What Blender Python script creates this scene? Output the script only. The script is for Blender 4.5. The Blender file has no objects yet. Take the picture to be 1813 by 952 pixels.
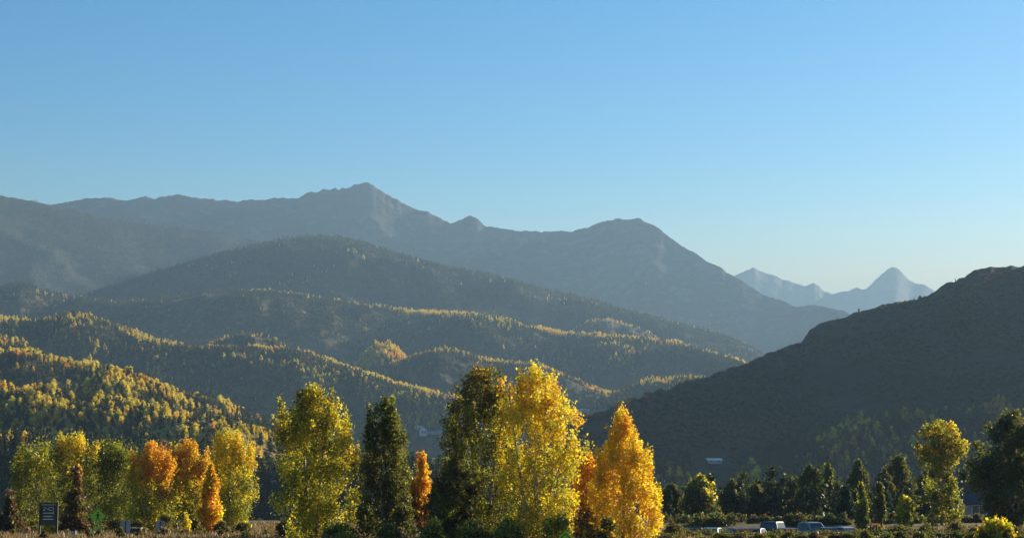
import bpy, math, random
import numpy as np
from mathutils import Vector
from mathutils.bvhtree import BVHTree

# ------------------------------------------------------------------ camera, sky, sun, exposure
S = bpy.context.scene
COL = S.collection
F = 3200.0                       # focal length in photo pixels (photo 1813 x 952)
CX, CY, HOR = 906.5, 476.0, 893.0
PITCH = math.atan((HOR - CY) / F)
CAMZ = 2.0
cam_d = bpy.data.cameras.new('camera')
cam = bpy.data.objects.new('camera', cam_d)
COL.objects.link(cam)
cam_d.sensor_width = 36.0
cam_d.lens = 36.0 * F / 1813.0
cam_d.clip_start = 0.5
cam_d.clip_end = 80000
cam.location = (0, 0, CAMZ)
cam.rotation_euler = (math.pi / 2 + PITCH, 0, 0)
S.camera = cam

SUN_AZ, SUN_EL = math.radians(46), math.radians(16)
world = bpy.data.worlds.new('World')
S.world = world
world.use_nodes = True
wn = world.node_tree
sky = wn.nodes.new('ShaderNodeTexSky')
sky.sky_type = 'NISHITA'
sky.sun_disc = False
sky.sun_elevation = SUN_EL
sky.sun_rotation = SUN_AZ
sky.altitude = 1500
sky.air_density = 1.0
sky.dust_density = 1.0
sky.ozone_density = 4.0
bg = wn.nodes['Background']
# thick low air of the valley: the pale band of the sky's horizon reaches a little higher
stc = wn.nodes.new('ShaderNodeTexCoord')
smp = wn.nodes.new('ShaderNodeMapping')
smp.inputs['Scale'].default_value = (1, 1, 1.4)
smp.inputs['Location'].default_value = (0, 0, -0.16)
smx = wn.nodes.new('ShaderNodeVectorMath')
smx.operation = 'MAXIMUM'
smx.inputs[1].default_value = (-9, -9, 0.012)
wn.links.new(stc.outputs['Generated'], smp.inputs['Vector'])
wn.links.new(smp.outputs[0], smx.inputs[0])
wn.links.new(smx.outputs[0], sky.inputs['Vector'])
hs = wn.nodes.new('ShaderNodeHueSaturation')
hs.inputs['Hue'].default_value = 0.493
hs.inputs['Saturation'].default_value = 1.36
wn.links.new(sky.outputs[0], hs.inputs['Color'])
wn.links.new(hs.outputs[0], bg.inputs[0])
bg.inputs[1].default_value = 0.05

sun_d = bpy.data.lights.new('sun', 'SUN')
sun_d.energy = 5.0
sun_d.angle = math.radians(0.5)
sun_d.color = (1.0, 0.87, 0.68)
sun = bpy.data.objects.new('sun', sun_d)
COL.objects.link(sun)
SDIR = Vector((math.sin(SUN_AZ) * math.cos(SUN_EL), math.cos(SUN_AZ) * math.cos(SUN_EL), math.sin(SUN_EL)))
sun.rotation_euler = SDIR.to_track_quat('Z', 'Y').to_euler()
sun.location = (200, 0, 300)

S.view_settings.view_transform = 'Standard'
S.view_settings.look = 'None'
S.view_settings.gamma = 1.0
S.view_settings.exposure = 1.7
S.view_settings.use_curve_mapping = False
HAZE_SIGMA = 1.18e-4
HAZE_COL = (0.21, 0.33, 0.455)
HAZE_G = 0.28

cy = S.cycles
cy.use_denoising = True
cy.max_bounces = 10
cy.diffuse_bounces = 8
cy.glossy_bounces = 2
cy.transmission_bounces = 8
cy.volume_bounces = 2
cy.transparent_max_bounces = 4
cy.sample_clamp_indirect = 8.0

# ------------------------------------------------------------------ helpers
rng = np.random.default_rng(7)
random.seed(7)


def at(px, py, Y):
    """the point that stands Y metres ahead in the direction of photo pixel (px, py)"""
    u = (px - CX) / F
    v = (CY - py) / F
    dy = math.cos(PITCH) - v * math.sin(PITCH)
    dz = math.sin(PITCH) + v * math.cos(PITCH)
    k = Y / dy
    return Vector((u * k, Y, CAMZ + dz * k))


def direction(px, py):
    return (at(px, py, 1000.0) - Vector((0, 0, CAMZ))).normalized()


def tag(o, label=None, cat=None, group=None, kind=None):
    if label:
        o['label'] = label
    if cat:
        o['category'] = cat
    if group:
        o['group'] = group
    if kind:
        o['kind'] = kind
    return o


def empty(name, loc, rz=0.0):
    o = bpy.data.objects.new(name, None)
    o.empty_display_size = 0.3
    COL.objects.link(o)
    o.location = loc
    o.rotation_euler = (0, 0, rz)
    return o


def mesh_np(name, v, f, mats, col=None, smooth=False, midx=None):
    """mesh from numpy arrays; f is (n,3) or (n,4)"""
    me = bpy.data.meshes.new(name)
    v = np.asarray(v, dtype=np.float32)
    f = np.asarray(f, dtype=np.int32)
    k = f.shape[1]
    me.vertices.add(len(v))
    me.vertices.foreach_set('co', v.ravel())
    me.loops.add(f.size)
    me.loops.foreach_set('vertex_index', f.ravel())
    me.polygons.add(len(f))
    me.polygons.foreach_set('loop_start', np.arange(0, f.size, k, dtype=np.int32))
    if smooth:
        me.polygons.foreach_set('use_smooth', np.ones(len(f), dtype=bool))
    for m in mats:
        me.materials.append(m)
    if midx is not None:
        me.polygons.foreach_set('material_index', np.asarray(midx, dtype=np.int32))
    if col is not None:
        a = me.color_attributes.new('Col', 'FLOAT_COLOR', 'POINT')
        c4 = np.ones((len(v), 4), dtype=np.float32)
        c4[:, :3] = col
        a.data.foreach_set('color', c4.ravel())
    me.update(calc_edges=True)
    me.validate()
    return me


def put(name, me, parent=None, loc=(0, 0, 0)):
    o = bpy.data.objects.new(name, me)
    COL.objects.link(o)
    o.location = loc
    if parent:
        o.parent = parent
    return o


class MB:
    """collects boxes, tubes and prisms of any facing into one mesh"""

    def __init__(self):
        self.v, self.f = [], []

    def add(self, vs, fs):
        n = len(self.v)
        self.v += [tuple(p) for p in vs]
        self.f += [tuple(i + n for i in q) for q in fs]
        return self

    def box(self, x0, x1, y0, y1, z0, z1):
        return self.add([(x0, y0, z0), (x1, y0, z0), (x1, y1, z0), (x0, y1, z0),
                         (x0, y0, z1), (x1, y0, z1), (x1, y1, z1), (x0, y1, z1)],
                        [(3, 2, 1, 0), (4, 5, 6, 7), (0, 1, 5, 4), (1, 2, 6, 5), (2, 3, 7, 6), (3, 0, 4, 7)])

    def prism(self, pts, y0, y1):
        """outline pts in (x, z), counter-clockwise seen from -y, extruded y0..y1"""
        n = len(pts)
        vs = [(x, y0, z) for x, z in pts] + [(x, y1, z) for x, z in pts]
        fs = [tuple(range(n)), tuple(range(2 * n - 1, n - 1, -1))]
        fs += [(i, i + n, (i + 1) % n + n, (i + 1) % n) for i in range(n)]
        return self.add(vs, fs)

    def prism_x(self, pts, x0, x1):
        """outline pts in (y, z) extruded x0..x1"""
        n = len(pts)
        vs = [(x0, y, z) for y, z in pts] + [(x1, y, z) for y, z in pts]
        fs = [tuple(range(n - 1, -1, -1)), tuple(range(n, 2 * n))]
        fs += [(i, (i + 1) % n, (i + 1) % n + n, i + n) for i in range(n)]
        return self.add(vs, fs)

    def tube(self, pts, rad, n=7, cap=True):
        pts = [Vector(p) for p in pts]
        vs, fs = [], []
        for i, p in enumerate(pts):
            d = (pts[min(i + 1, len(pts) - 1)] - pts[max(i - 1, 0)]).normalized()
            a = d.orthogonal().normalized() if abs(d.z) < 0.9 else Vector((1, 0, 0)).cross(d).normalized()
            b = d.cross(a)
            r = rad[i] if hasattr(rad, '__len__') else rad
            for k in range(n):
                t = 2 * math.pi * k / n
                vs.append(p + a * (r * math.cos(t)) + b * (r * math.sin(t)))
        for i in range(len(pts) - 1):
            for k in range(n):
                fs.append((i * n + k, i * n + (k + 1) % n, (i + 1) * n + (k + 1) % n, (i + 1) * n + k))
        if cap:
            fs.append(tuple(range(n - 1, -1, -1)))
            fs.append(tuple(range((len(pts) - 1) * n, len(pts) * n)))
        return self.add(vs, fs)

    def build(self, name, m, parent=None, loc=(0, 0, 0), bevel=0.0, smooth=False):
        me = bpy.data.meshes.new(name)
        me.from_pydata(self.v, [], self.f)
        me.materials.append(m)
        if smooth:
            me.polygons.foreach_set('use_smooth', np.ones(len(me.polygons), dtype=bool))
        me.update()
        o = put(name, me, parent, loc)
        if bevel:
            b = o.modifiers.new('bevel', 'BEVEL')
            b.width = bevel
            b.segments = 2
            b.limit_method = 'ANGLE'
        return o


# ---- noise on numpy arrays
def _grad(ix, iy, seed):
    h = (ix.astype(np.int64) * 374761393 + iy.astype(np.int64) * 668265263 + seed * 982451653) & 0x7fffffff
    h = ((h ^ (h >> 13)) * 1274126177) & 0x7fffffff
    a = ((h ^ (h >> 16)) & 0xffff) / 65536.0 * 2 * np.pi
    return np.cos(a), np.sin(a)


def perlin(x, y, seed=0):
    x = np.asarray(x, dtype=np.float64)
    y = np.asarray(y, dtype=np.float64)
    ix, iy = np.floor(x), np.floor(y)
    fx, fy = x - ix, y - iy
    u = fx ** 3 * (fx * (fx * 6 - 15) + 10)
    v = fy ** 3 * (fy * (fy * 6 - 15) + 10)
    r = []
    for dx, dy in ((0, 0), (1, 0), (0, 1), (1, 1)):
        gx, gy = _grad(ix + dx, iy + dy, seed)
        r.append(gx * (fx - dx) + gy * (fy - dy))
    return 1.45 * ((r[0] * (1 - u) + r[1] * u) * (1 - v) + (r[2] * (1 - u) + r[3] * u) * v)


def fbm(x, y, seed=0, octv=5, gain=0.5):
    s, a, t = 0.0, 1.0, 0.0
    for i in range(octv):
        s = s + a * perlin(x * 2 ** i, y * 2 ** i, seed + i * 17)
        t += a
        a *= gain
    return s / t


def ridged(x, y, seed=0, octv=5, gain=0.5):
    s, a, t = 0.0, 1.0, 0.0
    for i in range(octv):
        s = s + a * (1 - 2 * np.abs(perlin(x * 2 ** i, y * 2 ** i, seed + i * 17)))
        t += a
        a *= gain
    return s / t


def sstep(a, b, x):
    t = np.clip((x - a) / (b - a), 0, 1)
    return t * t * (3 - 2 * t)


# ------------------------------------------------------------------ materials
def new_mat(name):
    m = bpy.data.materials.new(name)
    m.use_nodes = True
    return m, m.node_tree.nodes, m.node_tree.links


def mat(name, col, rough=0.7, metal=0.0, var=0.15, scale=3.0, bump=0.0, spec=0.5):
    """principled with a soft noise variation of the base colour"""
    m, n, l = new_mat(name)
    p = n['Principled BSDF']
    p.inputs['Roughness'].default_value = rough
    p.inputs['Metallic'].default_value = metal
    p.inputs['Specular IOR Level'].default_value = spec
    tc = n.new('ShaderNodeTexCoord')
    no = n.new('ShaderNodeTexNoise')
    no.inputs['Scale'].default_value = scale
    no.inputs['Detail'].default_value = 6
    l.new(tc.outputs['Object'], no.inputs['Vector'])
    r = n.new('ShaderNodeValToRGB')
    r.color_ramp.elements[0].position = 0.3
    r.color_ramp.elements[1].position = 0.7
    r.color_ramp.elements[0].color = [c * (1 - var) for c in col] + [1]
    r.color_ramp.elements[1].color = [min(1, c * (1 + var)) for c in col] + [1]
    l.new(no.outputs['Fac'], r.inputs[0])
    l.new(r.outputs[0], p.inputs['Base Color'])
    if bump:
        b = n.new('ShaderNodeBump')
        b.inputs['Strength'].default_value = bump
        l.new(no.outputs['Fac'], b.inputs['Height'])
        l.new(b.outputs[0], p.inputs['Normal'])
    return m


def leaf_mat(name, trans=0.5):
    m, n, l = new_mat(name)
    n.remove(n['Principled BSDF'])
    a = n.new('ShaderNodeAttribute')
    a.attribute_name = 'Col'
    d = n.new('ShaderNodeBsdfDiffuse')
    t = n.new('ShaderNodeBsdfTranslucent')
    g = n.new('ShaderNodeBsdfGlossy')
    g.inputs['Roughness'].default_value = 0.45
    mx = n.new('ShaderNodeMixShader')
    mx.inputs[0].default_value = trans
    mg = n.new('ShaderNodeMixShader')
    mg.inputs[0].default_value = 0.04
    l.new(a.outputs['Color'], d.inputs[0])
    l.new(a.outputs['Color'], t.inputs[0])
    l.new(d.outputs[0], mx.inputs[1])
    l.new(t.outputs[0], mx.inputs[2])
    l.new(mx.outputs[0], mg.inputs[1])
    l.new(g.outputs[0], mg.inputs[2])
    l.new(mg.outputs[0], n['Material Output'].inputs[0])
    return m


def hill_mat(name, cols, s1, s2, bump=0.6, bdist=6.0):
    """slope cover: two noise scales (metres) mixing three ground colours"""
    m, n, l = new_mat(name)
    p = n['Principled BSDF']
    p.inputs['Roughness'].default_value = 0.95
    p.inputs['Specular IOR Level'].default_value = 0.1
    ge = n.new('ShaderNodeNewGeometry')

    def noise(size, det=8, rough=0.6):
        no = n.new('ShaderNodeTexNoise')
        no.inputs['Scale'].default_value = 1.0 / size
        no.inputs['Detail'].default_value = det
        no.inputs['Roughness'].default_value = rough
        l.new(ge.outputs['Position'], no.inputs['Vector'])
        return no

    def mix(fac, a, b, lo, hi):
        r = n.new('ShaderNodeMapRange')
        r.inputs['From Min'].default_value = lo
        r.inputs['From Max'].default_value = hi
        l.new(fac, r.inputs['Value'])
        x = n.new('ShaderNodeMix')
        x.data_type = 'RGBA'
        l.new(r.outputs[0], x.inputs['Factor'])
        for s, i in ((a, 6), (b, 7)):
            if isinstance(s, tuple):
                x.inputs[i].default_value = (*s, 1)
            else:
                l.new(s, x.inputs[i])
        return x.outputs[2]
    n1, n2 = noise(s1), noise(s2, 5, 0.7)
    c = mix(n1.outputs['Fac'], cols[0], cols[1], 0.42, 0.6)
    c = mix(n2.outputs['Fac'], c, cols[2], 0.5, 0.66)
    l.new(c, p.inputs['Base Color'])
    b = n.new('ShaderNodeBump')
    b.inputs['Strength'].default_value = bump
    b.inputs['Distance'].default_value = bdist
    l.new(n2.outputs['Fac'], b.inputs['Height'])
    l.new(b.outputs[0], p.inputs['Normal'])
    return m


M = {}
M['leaf'] = leaf_mat('leaves', 0.68)
M['wood_leaf'] = leaf_mat('far_leaves', 0.6)
M['bark'] = mat('grey_bark', (0.34, 0.30, 0.24), 0.9, var=0.4, scale=9, bump=0.4)
M['dark_bark'] = mat('dark_bark', (0.06, 0.045, 0.035), 0.9, var=0.4, scale=9)
M['far_rock'] = hill_mat('far_rock', [(0.20, 0.19, 0.17), (0.13, 0.13, 0.11), (0.26, 0.24, 0.22)], 900, 160, 0.7, 40)
M['alpine'] = hill_mat('alpine_slope', [(0.09, 0.085, 0.06), (0.05, 0.055, 0.035), (0.17, 0.15, 0.12)], 500, 90, 0.7, 22)
M['scrub'] = hill_mat('scrub_slope', [(0.05, 0.055, 0.028), (0.075, 0.065, 0.035), (0.03, 0.036, 0.018)], 260, 22, 0.8, 8)
M['meadow'] = hill_mat('meadow_slope', [(0.085, 0.068, 0.032), (0.036, 0.038, 0.019), (0.19, 0.135, 0.05)], 130, 16, 0.7, 4)
M['sage'] = hill_mat('sage_slope', [(0.085, 0.048, 0.026), (0.045, 0.030, 0.017), (0.020, 0.017, 0.010)], 110, 9, 0.8, 4)
M['straw'] = hill_mat('straw_pasture', [(0.42, 0.28, 0.08), (0.26, 0.18, 0.06), (0.10, 0.08, 0.035)], 60, 9, 0.6, 1.5)
M['soil'] = hill_mat('dry_ground', [(0.24, 0.155, 0.07), (0.15, 0.105, 0.045), (0.09, 0.07, 0.03)], 9, 1.2, 0.5, 0.2)

# ------------------------------------------------------------------ ground
def gz(x, y):
    """height of the near ground: flat verge, a lower car park on the right, a slow fall into the valley"""
    x = np.asarray(x, dtype=np.float64)
    y = np.asarray(y, dtype=np.float64)
    u = x / np.maximum(y, 1) * F + CX
    lot = sstep(1150, 1215, u) * (1 - sstep(1530, 1600, u)) * sstep(128, 142, y) * (1 - sstep(186, 200, y))
    z = -1.5 * lot
    z = z - 6.0 * sstep(230, 420, y)
    z = z + 0.07 * perlin(x / 6, y / 6, 3) * (1 - sstep(200, 260, y)) + 0.03 * perlin(x / 1.7, y / 1.7, 5) * (y < 260)
    return z


def hgt(x, y):
    return float(gz(np.array([x]), np.array([y]))[0])


ys = np.concatenate([np.linspace(-4000, 0, 6), np.linspace(20, 80, 10), np.linspace(82, 260, 180),
                     np.linspace(270, 600, 34), np.geomspace(650, 26000, 30)])
us = np.concatenate([np.linspace(-20, -0.36, 14), np.linspace(-0.34, 0.34, 240), np.linspace(0.36, 20, 14)])
gx = us[None, :] * np.maximum(np.abs(ys), 1500 * (np.abs(us)[None, :] > 0.35))[:, None] if False else \
    us[None, :] * np.maximum(np.abs(ys)[:, None], 60)
gx = np.where(np.abs(us)[None, :] > 0.35, np.sign(us)[None, :] * (np.abs(gx) + (np.abs(us)[None, :] - 0.35) * 900), gx)
gx = np.clip(gx, -26000, 26000)
gx = gx + np.arange(len(us))[None, :] * 1e-3
gy = np.repeat(ys[:, None], len(us), 1)
gzv = gz(gx, gy)
V = np.stack([gx, gy, gzv], -1).reshape(-1, 3)
nu, nv = len(us), len(ys)
ii = np.arange(nv - 1)[:, None] * nu + np.arange(nu - 1)[None, :]
Q = np.stack([ii, ii + 1, ii + nu + 1, ii + nu], -1).reshape(-1, 4)
o = put('ground', mesh_np('ground', V, Q, [M['soil']], smooth=True))
tag(o, 'dry tan ground of the roadside verge and valley floor', 'ground', kind='structure')

# ------------------------------------------------------------------ hills and mountains
HILLS = {}


def hill(key, name, label, prof, Y, run, back, zf, m, amp=0.10, nsz=400.0, shape='convex', rough=0.0, rsz=60.0,
         nuc=420, nt=90, seed=1, stretch=0.45, px_step=None):
    """a hill body: crest through the photo's ridge line at its own depth, a front slope with spurs and gullies, a back slope.
    prof: (px, py[, Y]) points; Y: depth of crest or (px, Y) list"""
    px = np.linspace(prof[0][0], prof[-1][0], nuc)
    py = np.interp(px, [p[0] for p in prof], [p[1] for p in prof])
    Yr = np.interp(px, [p[0] for p in Y], [p[1] for p in Y]) if isinstance(Y, list) else np.full(nuc, float(Y))
    u = (px - CX) / F
    v = (CY - py) / F
    k = Yr / (math.cos(PITCH) - v * math.sin(PITCH))
    X = u * k
    Z = CAMZ + (math.sin(PITCH) + v * math.cos(PITCH)) * k
    crest_n = rough * fbm(px * Yr / F / rsz, px * 0 + seed * 3.1, seed, 4, 0.6)
    D = np.hypot(X, Yr)
    dx, dy = X / D, Yr / D
    H = np.maximum(Z - zf, 1.0)
    hn = np.clip(H / H.max(), 0.02, 1)
    rf = run * hn ** 0.55
    rb = back * hn ** 0.5
    tf = np.linspace(0, 1, nt) ** 0.8
    tb = np.linspace(0, 1, nt // 4)[1:]
    rows = []
    for t in tf:
        x = X - dx * rf * (1 - t)
        y = Yr - dy * rf * (1 - t)
        if shape == 'convex':
            s = math.sin(math.pi / 2 * t) ** 1.1
        elif shape == 'bench':
            s = math.sin(math.pi / 2 * t) ** 0.85
        else:
            s = t ** 1.15
        env = min(1.0, (1 - t) * 5.0) * min(1.0, t * 4 + 0.1)
        n = 0.65 * ridged(x / nsz, y / nsz * stretch, seed, 5, 0.5) + 0.35 * fbm(x / nsz * 2.2, y / nsz * 2.2, seed + 5, 4)
        z = zf + H * s + env * amp * H * (n - 0.15)
        lim = CAMZ + (Z - CAMZ) / D * np.hypot(x, y)          # a spur never rises above the crest line
        z = np.minimum(z, lim - (1 - t) * 0.02 * H) + crest_n * t ** 9
        rows.append(np.stack([x, y, z], -1))
    for t in tb:
        x, y = X + dx * rb * t, Yr + dy * rb * t
        z = zf + H * (1 - t * t * (3 - 2 * t)) + crest_n * (1 - t) ** 9 + amp * 0.5 * H * min(1, t * 3) * (1 - t) * fbm(x / nsz, y / nsz, seed + 9, 4)
        rows.append(np.stack([x, y, z], -1))
    G = np.array(rows)
    nr = len(rows)
    i0 = np.arange(nr - 1)[:, None] * nuc + np.arange(nuc - 1)[None, :]
    q = np.stack([i0, i0 + 1, i0 + nuc + 1, i0 + nuc], -1).reshape(-1, 4)
    o = put(name, mesh_np(name, G.reshape(-1, 3), q, [m], smooth=True))
    tag(o, label, 'mountain' if 'mountain' in name else 'hill', kind='structure')
    HILLS[key] = dict(grid=G, nt=nt, nuc=nuc, px=px)
    return o


hill('far', 'far_mountain', 'pale hazy pointed peaks far off between the domed ridge and the dark hill',
     [(900, 640), (1100, 560), (1200, 515), (1270, 500), (1300, 488), (1318, 479), (1333, 473), (1345, 480), (1370, 487), (1385, 494), (1400, 497),
      (1412, 503), (1425, 507), (1432, 503), (1440, 500), (1449, 505), (1457, 515), (1475, 521), (1490, 516), (1505, 513), (1518, 507),
      (1524, 512), (1533, 512), (1548, 498), (1560, 486), (1572, 477), (1583, 473), (1592, 477), (1602, 487), (1612, 496), (1622, 502), (1632, 503),
      (1660, 517), (1720, 530), (1850, 540), (2050, 570), (2300, 620), (2600, 700)],
     10600, 2200, 2200, -6, M['far_rock'], 0.12, 700, 'concave', 16, 120, 520, 90, 11)
hill('main', 'mountain', 'long blue grey mountain ridge with a pointed summit and a rounded dome on its right',
     [(-1500, 470), (-900, 400), (-400, 380), (-100, 372), (100, 362), (130, 356), (165, 350), (182, 349), (200, 352), (230, 353), (258, 347), (275, 351), (318, 345), (345, 350),
      (380, 353), (420, 357), (445, 351), (458, 354), (470, 352), (500, 351), (525, 351), (545, 342), (580, 336), (595, 333), (600, 337), (606, 332), (612, 336), (625, 329), (640, 323), (655, 326),
      (690, 347), (715, 361), (740, 372), (758, 375), (770, 381), (788, 390), (800, 394), (812, 389), (822, 386), (835, 382), (845, 386), (855, 396), (865, 402), (890, 406), (920, 409), (970, 411),
      (1030, 407), (1045, 400), (1060, 393), (1075, 390), (1090, 388), (1135, 388), (1150, 394), (1165, 402), (1185, 418), (1200, 430), (1240, 455), (1270, 472), (1300, 490),
      (1350, 520), (1380, 533), (1410, 542), (1440, 540), (1480, 546), (1510, 556), (1600, 610), (1750, 700), (1850, 780)],
     [(-1500, 6200), (0, 7000), (640, 7200), (1100, 6900), (1400, 6300), (1850, 5200)], 2000, 2200, -6, M['alpine'], 0.05, 420, 'concave', 14, 40, 900, 130, 23, stretch=1.0)
hill('shoulder', 'hill', 'smooth dark hill shoulder falling from the left edge below the long ridge',
     [(-1600, 420), (-900, 330), (-400, 325), (-150, 335), (0, 346), (50, 355), (100, 365), (150, 377), (240, 394), (330, 405), (400, 413), (440, 423), (480, 436), (560, 480), (700, 560), (850, 700)],
     [(-1600, 4300), (0, 5600), (440, 5900), (850, 5400)], 1750, 1600, -6, M['scrub'], 0.05, 420, 'concave', 5, 40, 420, 110, 31, stretch=1.0)
hill('dome', 'hill', 'broad hazy wooded dome descending to the right in the middle distance',
     [(-600, 640), (-200, 600), (60, 560), (200, 510), (300, 478), (380, 455), (440, 441), (500, 428), (550, 421), (600, 424), (640, 433), (700, 452), (760, 468), (800, 478), (850, 487), (900, 498),
      (950, 510), (1000, 522), (1050, 536), (1100, 551), (1150, 564), (1200, 576), (1250, 588), (1300, 602), (1340, 622), (1400, 660), (1500, 720), (1600, 800)],
     [(-600, 4300), (550, 4800), (1000, 4600), (1350, 4200), (1600, 3600)], 1450, 1300, -6, M['scrub'], 0.11, 380, 'convex', 7, 30, 620, 120, 47, stretch=.9)
hill('bench', 'hill', 'wooded bench with a sunlit crest of yellow aspens across the middle of the view',
     [(-700, 470), (-300, 495), (-60, 512), (0, 512), (35, 505), (80, 520), (160, 534), (240, 540), (300, 530), (360, 520), (420, 516), (470, 520), (520, 525), (600, 536), (650, 544), (690, 551),
      (740, 556), (800, 560), (860, 564), (900, 570), (930, 583), (1000, 594), (1100, 601), (1200, 613), (1250, 628), (1300, 640), (1360, 668), (1450, 720), (1560, 800)],
     [(-700, 3300), (0, 3700), (700, 3600), (1300, 3100), (1560, 2700)], 760, 700, -6, M['meadow'], 0.20, 330, 'bench', 9, 60, 560, 110, 53)
hill('spur', 'hill', 'low wooded spur with orange aspens behind the tall poplars',
     [(500, 735), (600, 690), (690, 652), (740, 632), (790, 622), (850, 638), (900, 645), (950, 651), (1010, 672), (1045, 690), (1090, 702), (1150, 690), (1200, 686), (1290, 720), (1400, 800)],
     [(500, 2800), (900, 2700), (1400, 2300)], 440, 500, -6, M['meadow'], 0.20, 200, 'bench', 7, 45, 380, 80, 59)
hill('terrace', 'hill', 'sunlit terrace with pale meadows on the left side of the valley',
     [(-700, 500), (-300, 540), (-60, 566), (0, 566), (60, 574), (110, 562), (150, 560), (190, 574), (230, 592), (290, 611), (340, 617), (400, 618), (450, 621), (500, 621), (530, 627), (560, 636), (600, 651), (640, 664), (680, 678),
      (720, 690), (760, 700), (810, 711), (860, 733), (950, 770), (1100, 840)],
     [(-700, 2200), (0, 2450), (600, 2350), (1100, 1900)], 420, 420, -6, M['meadow'], 0.20, 210, 'bench', 7, 40, 520, 90, 61)
hill('knoll', 'hill', 'near left knoll covered in mixed aspen woodland',
     [(-700, 600), (-300, 622), (-60, 634), (0, 634), (40, 630), (80, 640), (130, 652), (180, 660), (230, 680), (280, 702), (330, 706), (380, 718), (430, 734), (470, 748), (520, 765), (600, 790), (700, 812), (850, 845), (1000, 880)],
     [(-700, 1350), (0, 1500), (500, 1400), (1000, 1150)], 250, 280, -6, M['meadow'], 0.24, 120, 'bench', 5, 30, 420, 80, 67)
hill('pasture', 'hill', 'low rise with a bright yellow pasture strip above the left trees',
     [(-700, 665), (-300, 680), (-60, 690), (0, 690), (60, 692), (110, 700), (160, 708), (220, 722), (280, 736), (330, 748), (400, 760), (470, 772), (560, 800), (700, 830), (850, 860), (980, 884)],
     [(-700, 900), (0, 1000), (500, 930), (980, 800)], 150, 180, -6, M['straw'], 0.30, 80, 'bench', 3, 22, 360, 70, 71)
hill('dark_rise', 'hill', 'low shaded rise directly behind the left row of trees',
     [(-700, 760), (-300, 775), (-60, 785), (0, 785), (100, 795), (200, 806), (330, 816), (470, 830), (600, 838), (700, 835), (800, 842), (900, 858), (1000, 880)],
     [(-700, 560), (0, 620), (500, 600), (1000, 560)], 75, 130, -6, M['scrub'], 0.15, 40, 'bench', 1.0, 6, 320, 60, 73)
for mk, my, mprof, mtext in (
        ('m_streak', 2900, [(40, 620), (90, 588), (130, 560), (180, 571), (240, 589), (300, 611), (350, 640), (400, 690)], 'tilted spur with pale sunlit streaks below the smooth left shoulder'),
        ('m_tan', 2620, [(320, 650), (360, 615), (390, 602), (430, 593), (470, 596), (510, 612), (550, 640), (590, 680)], 'rounded tan knob in the middle of the wooded slopes'),
        ('m_grove', 2750, [(620, 665), (645, 632), (665, 614), (690, 612), (710, 630), (735, 660), (760, 700)], 'small mound topped by a bright aspen grove above the tall poplars'),
        ('m_curve', 4000, [(980, 640), (1010, 590), (1045, 568), (1080, 567), (1115, 577), (1150, 590), (1190, 620), (1240, 660)], 'low spur with a curved pale meadow edge near the end of the dome'),
        ('m_left', 1850, [(-120, 600), (-40, 598), (0, 602), (40, 612), (80, 640), (130, 690)], 'wooded hump at the left edge of the valley side'),
        ('m_gold', 1180, [(90, 740), (140, 700), (180, 672), (215, 664), (260, 678), (310, 705), (350, 740)], 'hump covered with golden aspens above the pasture strip'),
        ('m_low', 780, [(200, 800), (260, 765), (310, 748), (360, 745), (420, 758), (480, 778), (540, 815)], 'low straw coloured rise right above the orange trees'),
        ('m_valley', 2450, [(1040, 730), (1090, 696), (1140, 676), (1200, 668), (1260, 672), (1320, 690), (1380, 730)], 'flat wooded rise where the valley meets the dark hill')):
    hill(mk, 'hill', mtext, mprof, my, my * .13, my * .12, -6, M['straw'] if mk in ('m_low', 'm_streak') else M['meadow'], 0.25, my * .05, 'bench', my * .0016, my * .012, 150, 50, 83 + my % 50)
hill('right', 'hill', 'steep dark hill in shade rising to the right edge with a craggy skyline',
     [(700, 905), (850, 850), (940, 790), (1000, 752), (1030, 739), (1065, 726), (1100, 713), (1150, 697), (1200, 680), (1260, 662), (1300, 650), (1350, 631), (1390, 614), (1420, 603), (1428, 590), (1434, 582), (1450, 572), (1480, 566),
      (1500, 560), (1512, 553), (1540, 545), (1550, 543), (1575, 537), (1586, 533), (1600, 533), (1620, 529), (1640, 525), (1655, 516), (1670, 506), (1677, 502), (1690, 499), (1697, 492), (1708, 489), (1716, 481), (1724, 477),
      (1745, 475), (1775, 473), (1813, 468), (1900, 452), (2000, 440), (2150, 450), (2350, 520), (2600, 640), (2900, 760), (3300, 900)],
     [(700, 900), (1000, 1050), (1400, 1300), (1813, 1350), (2400, 1250), (3300, 1000)], 540, 600, -6, M['sage'], 0.12, 150, 'concave', 4.2, 22, 700, 130, 79)

_bv = {}


def bvh(key):
    if key not in _bv:
        h = HILLS[key]
        G = h['grid']
        nr, nuc = G.shape[0], G.shape[1]
        i0 = np.arange(nr - 1)[:, None] * nuc + np.arange(nuc - 1)[None, :]
        q = np.stack([i0, i0 + 1, i0 + nuc + 1, i0 + nuc], -1).reshape(-1, 4)
        _bv[key] = BVHTree.FromPolygons([tuple(p) for p in G.reshape(-1, 3)], [tuple(int(a) for a in r) for r in q])
    return _bv[key]


def land(px, py, keys):
    """where the line of sight through a photo pixel meets the first of these slopes"""
    best = None
    for k in keys:
        hit = bvh(k).ray_cast(Vector((0, 0, CAMZ)), direction(px, py))
        if hit[0] is not None and (best is None or hit[3] < best[1]):
            best = (hit[0], hit[3])
    return best[0] if best else None


def drop(x, y, keys):
    z = hgt(x, y)
    for k in keys:
        hit = bvh(k).ray_cast(Vector((x, y, 4000)), Vector((0, 0, -1)))
        if hit[0] is not None:
            z = max(z, hit[0].z)
    return z


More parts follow.
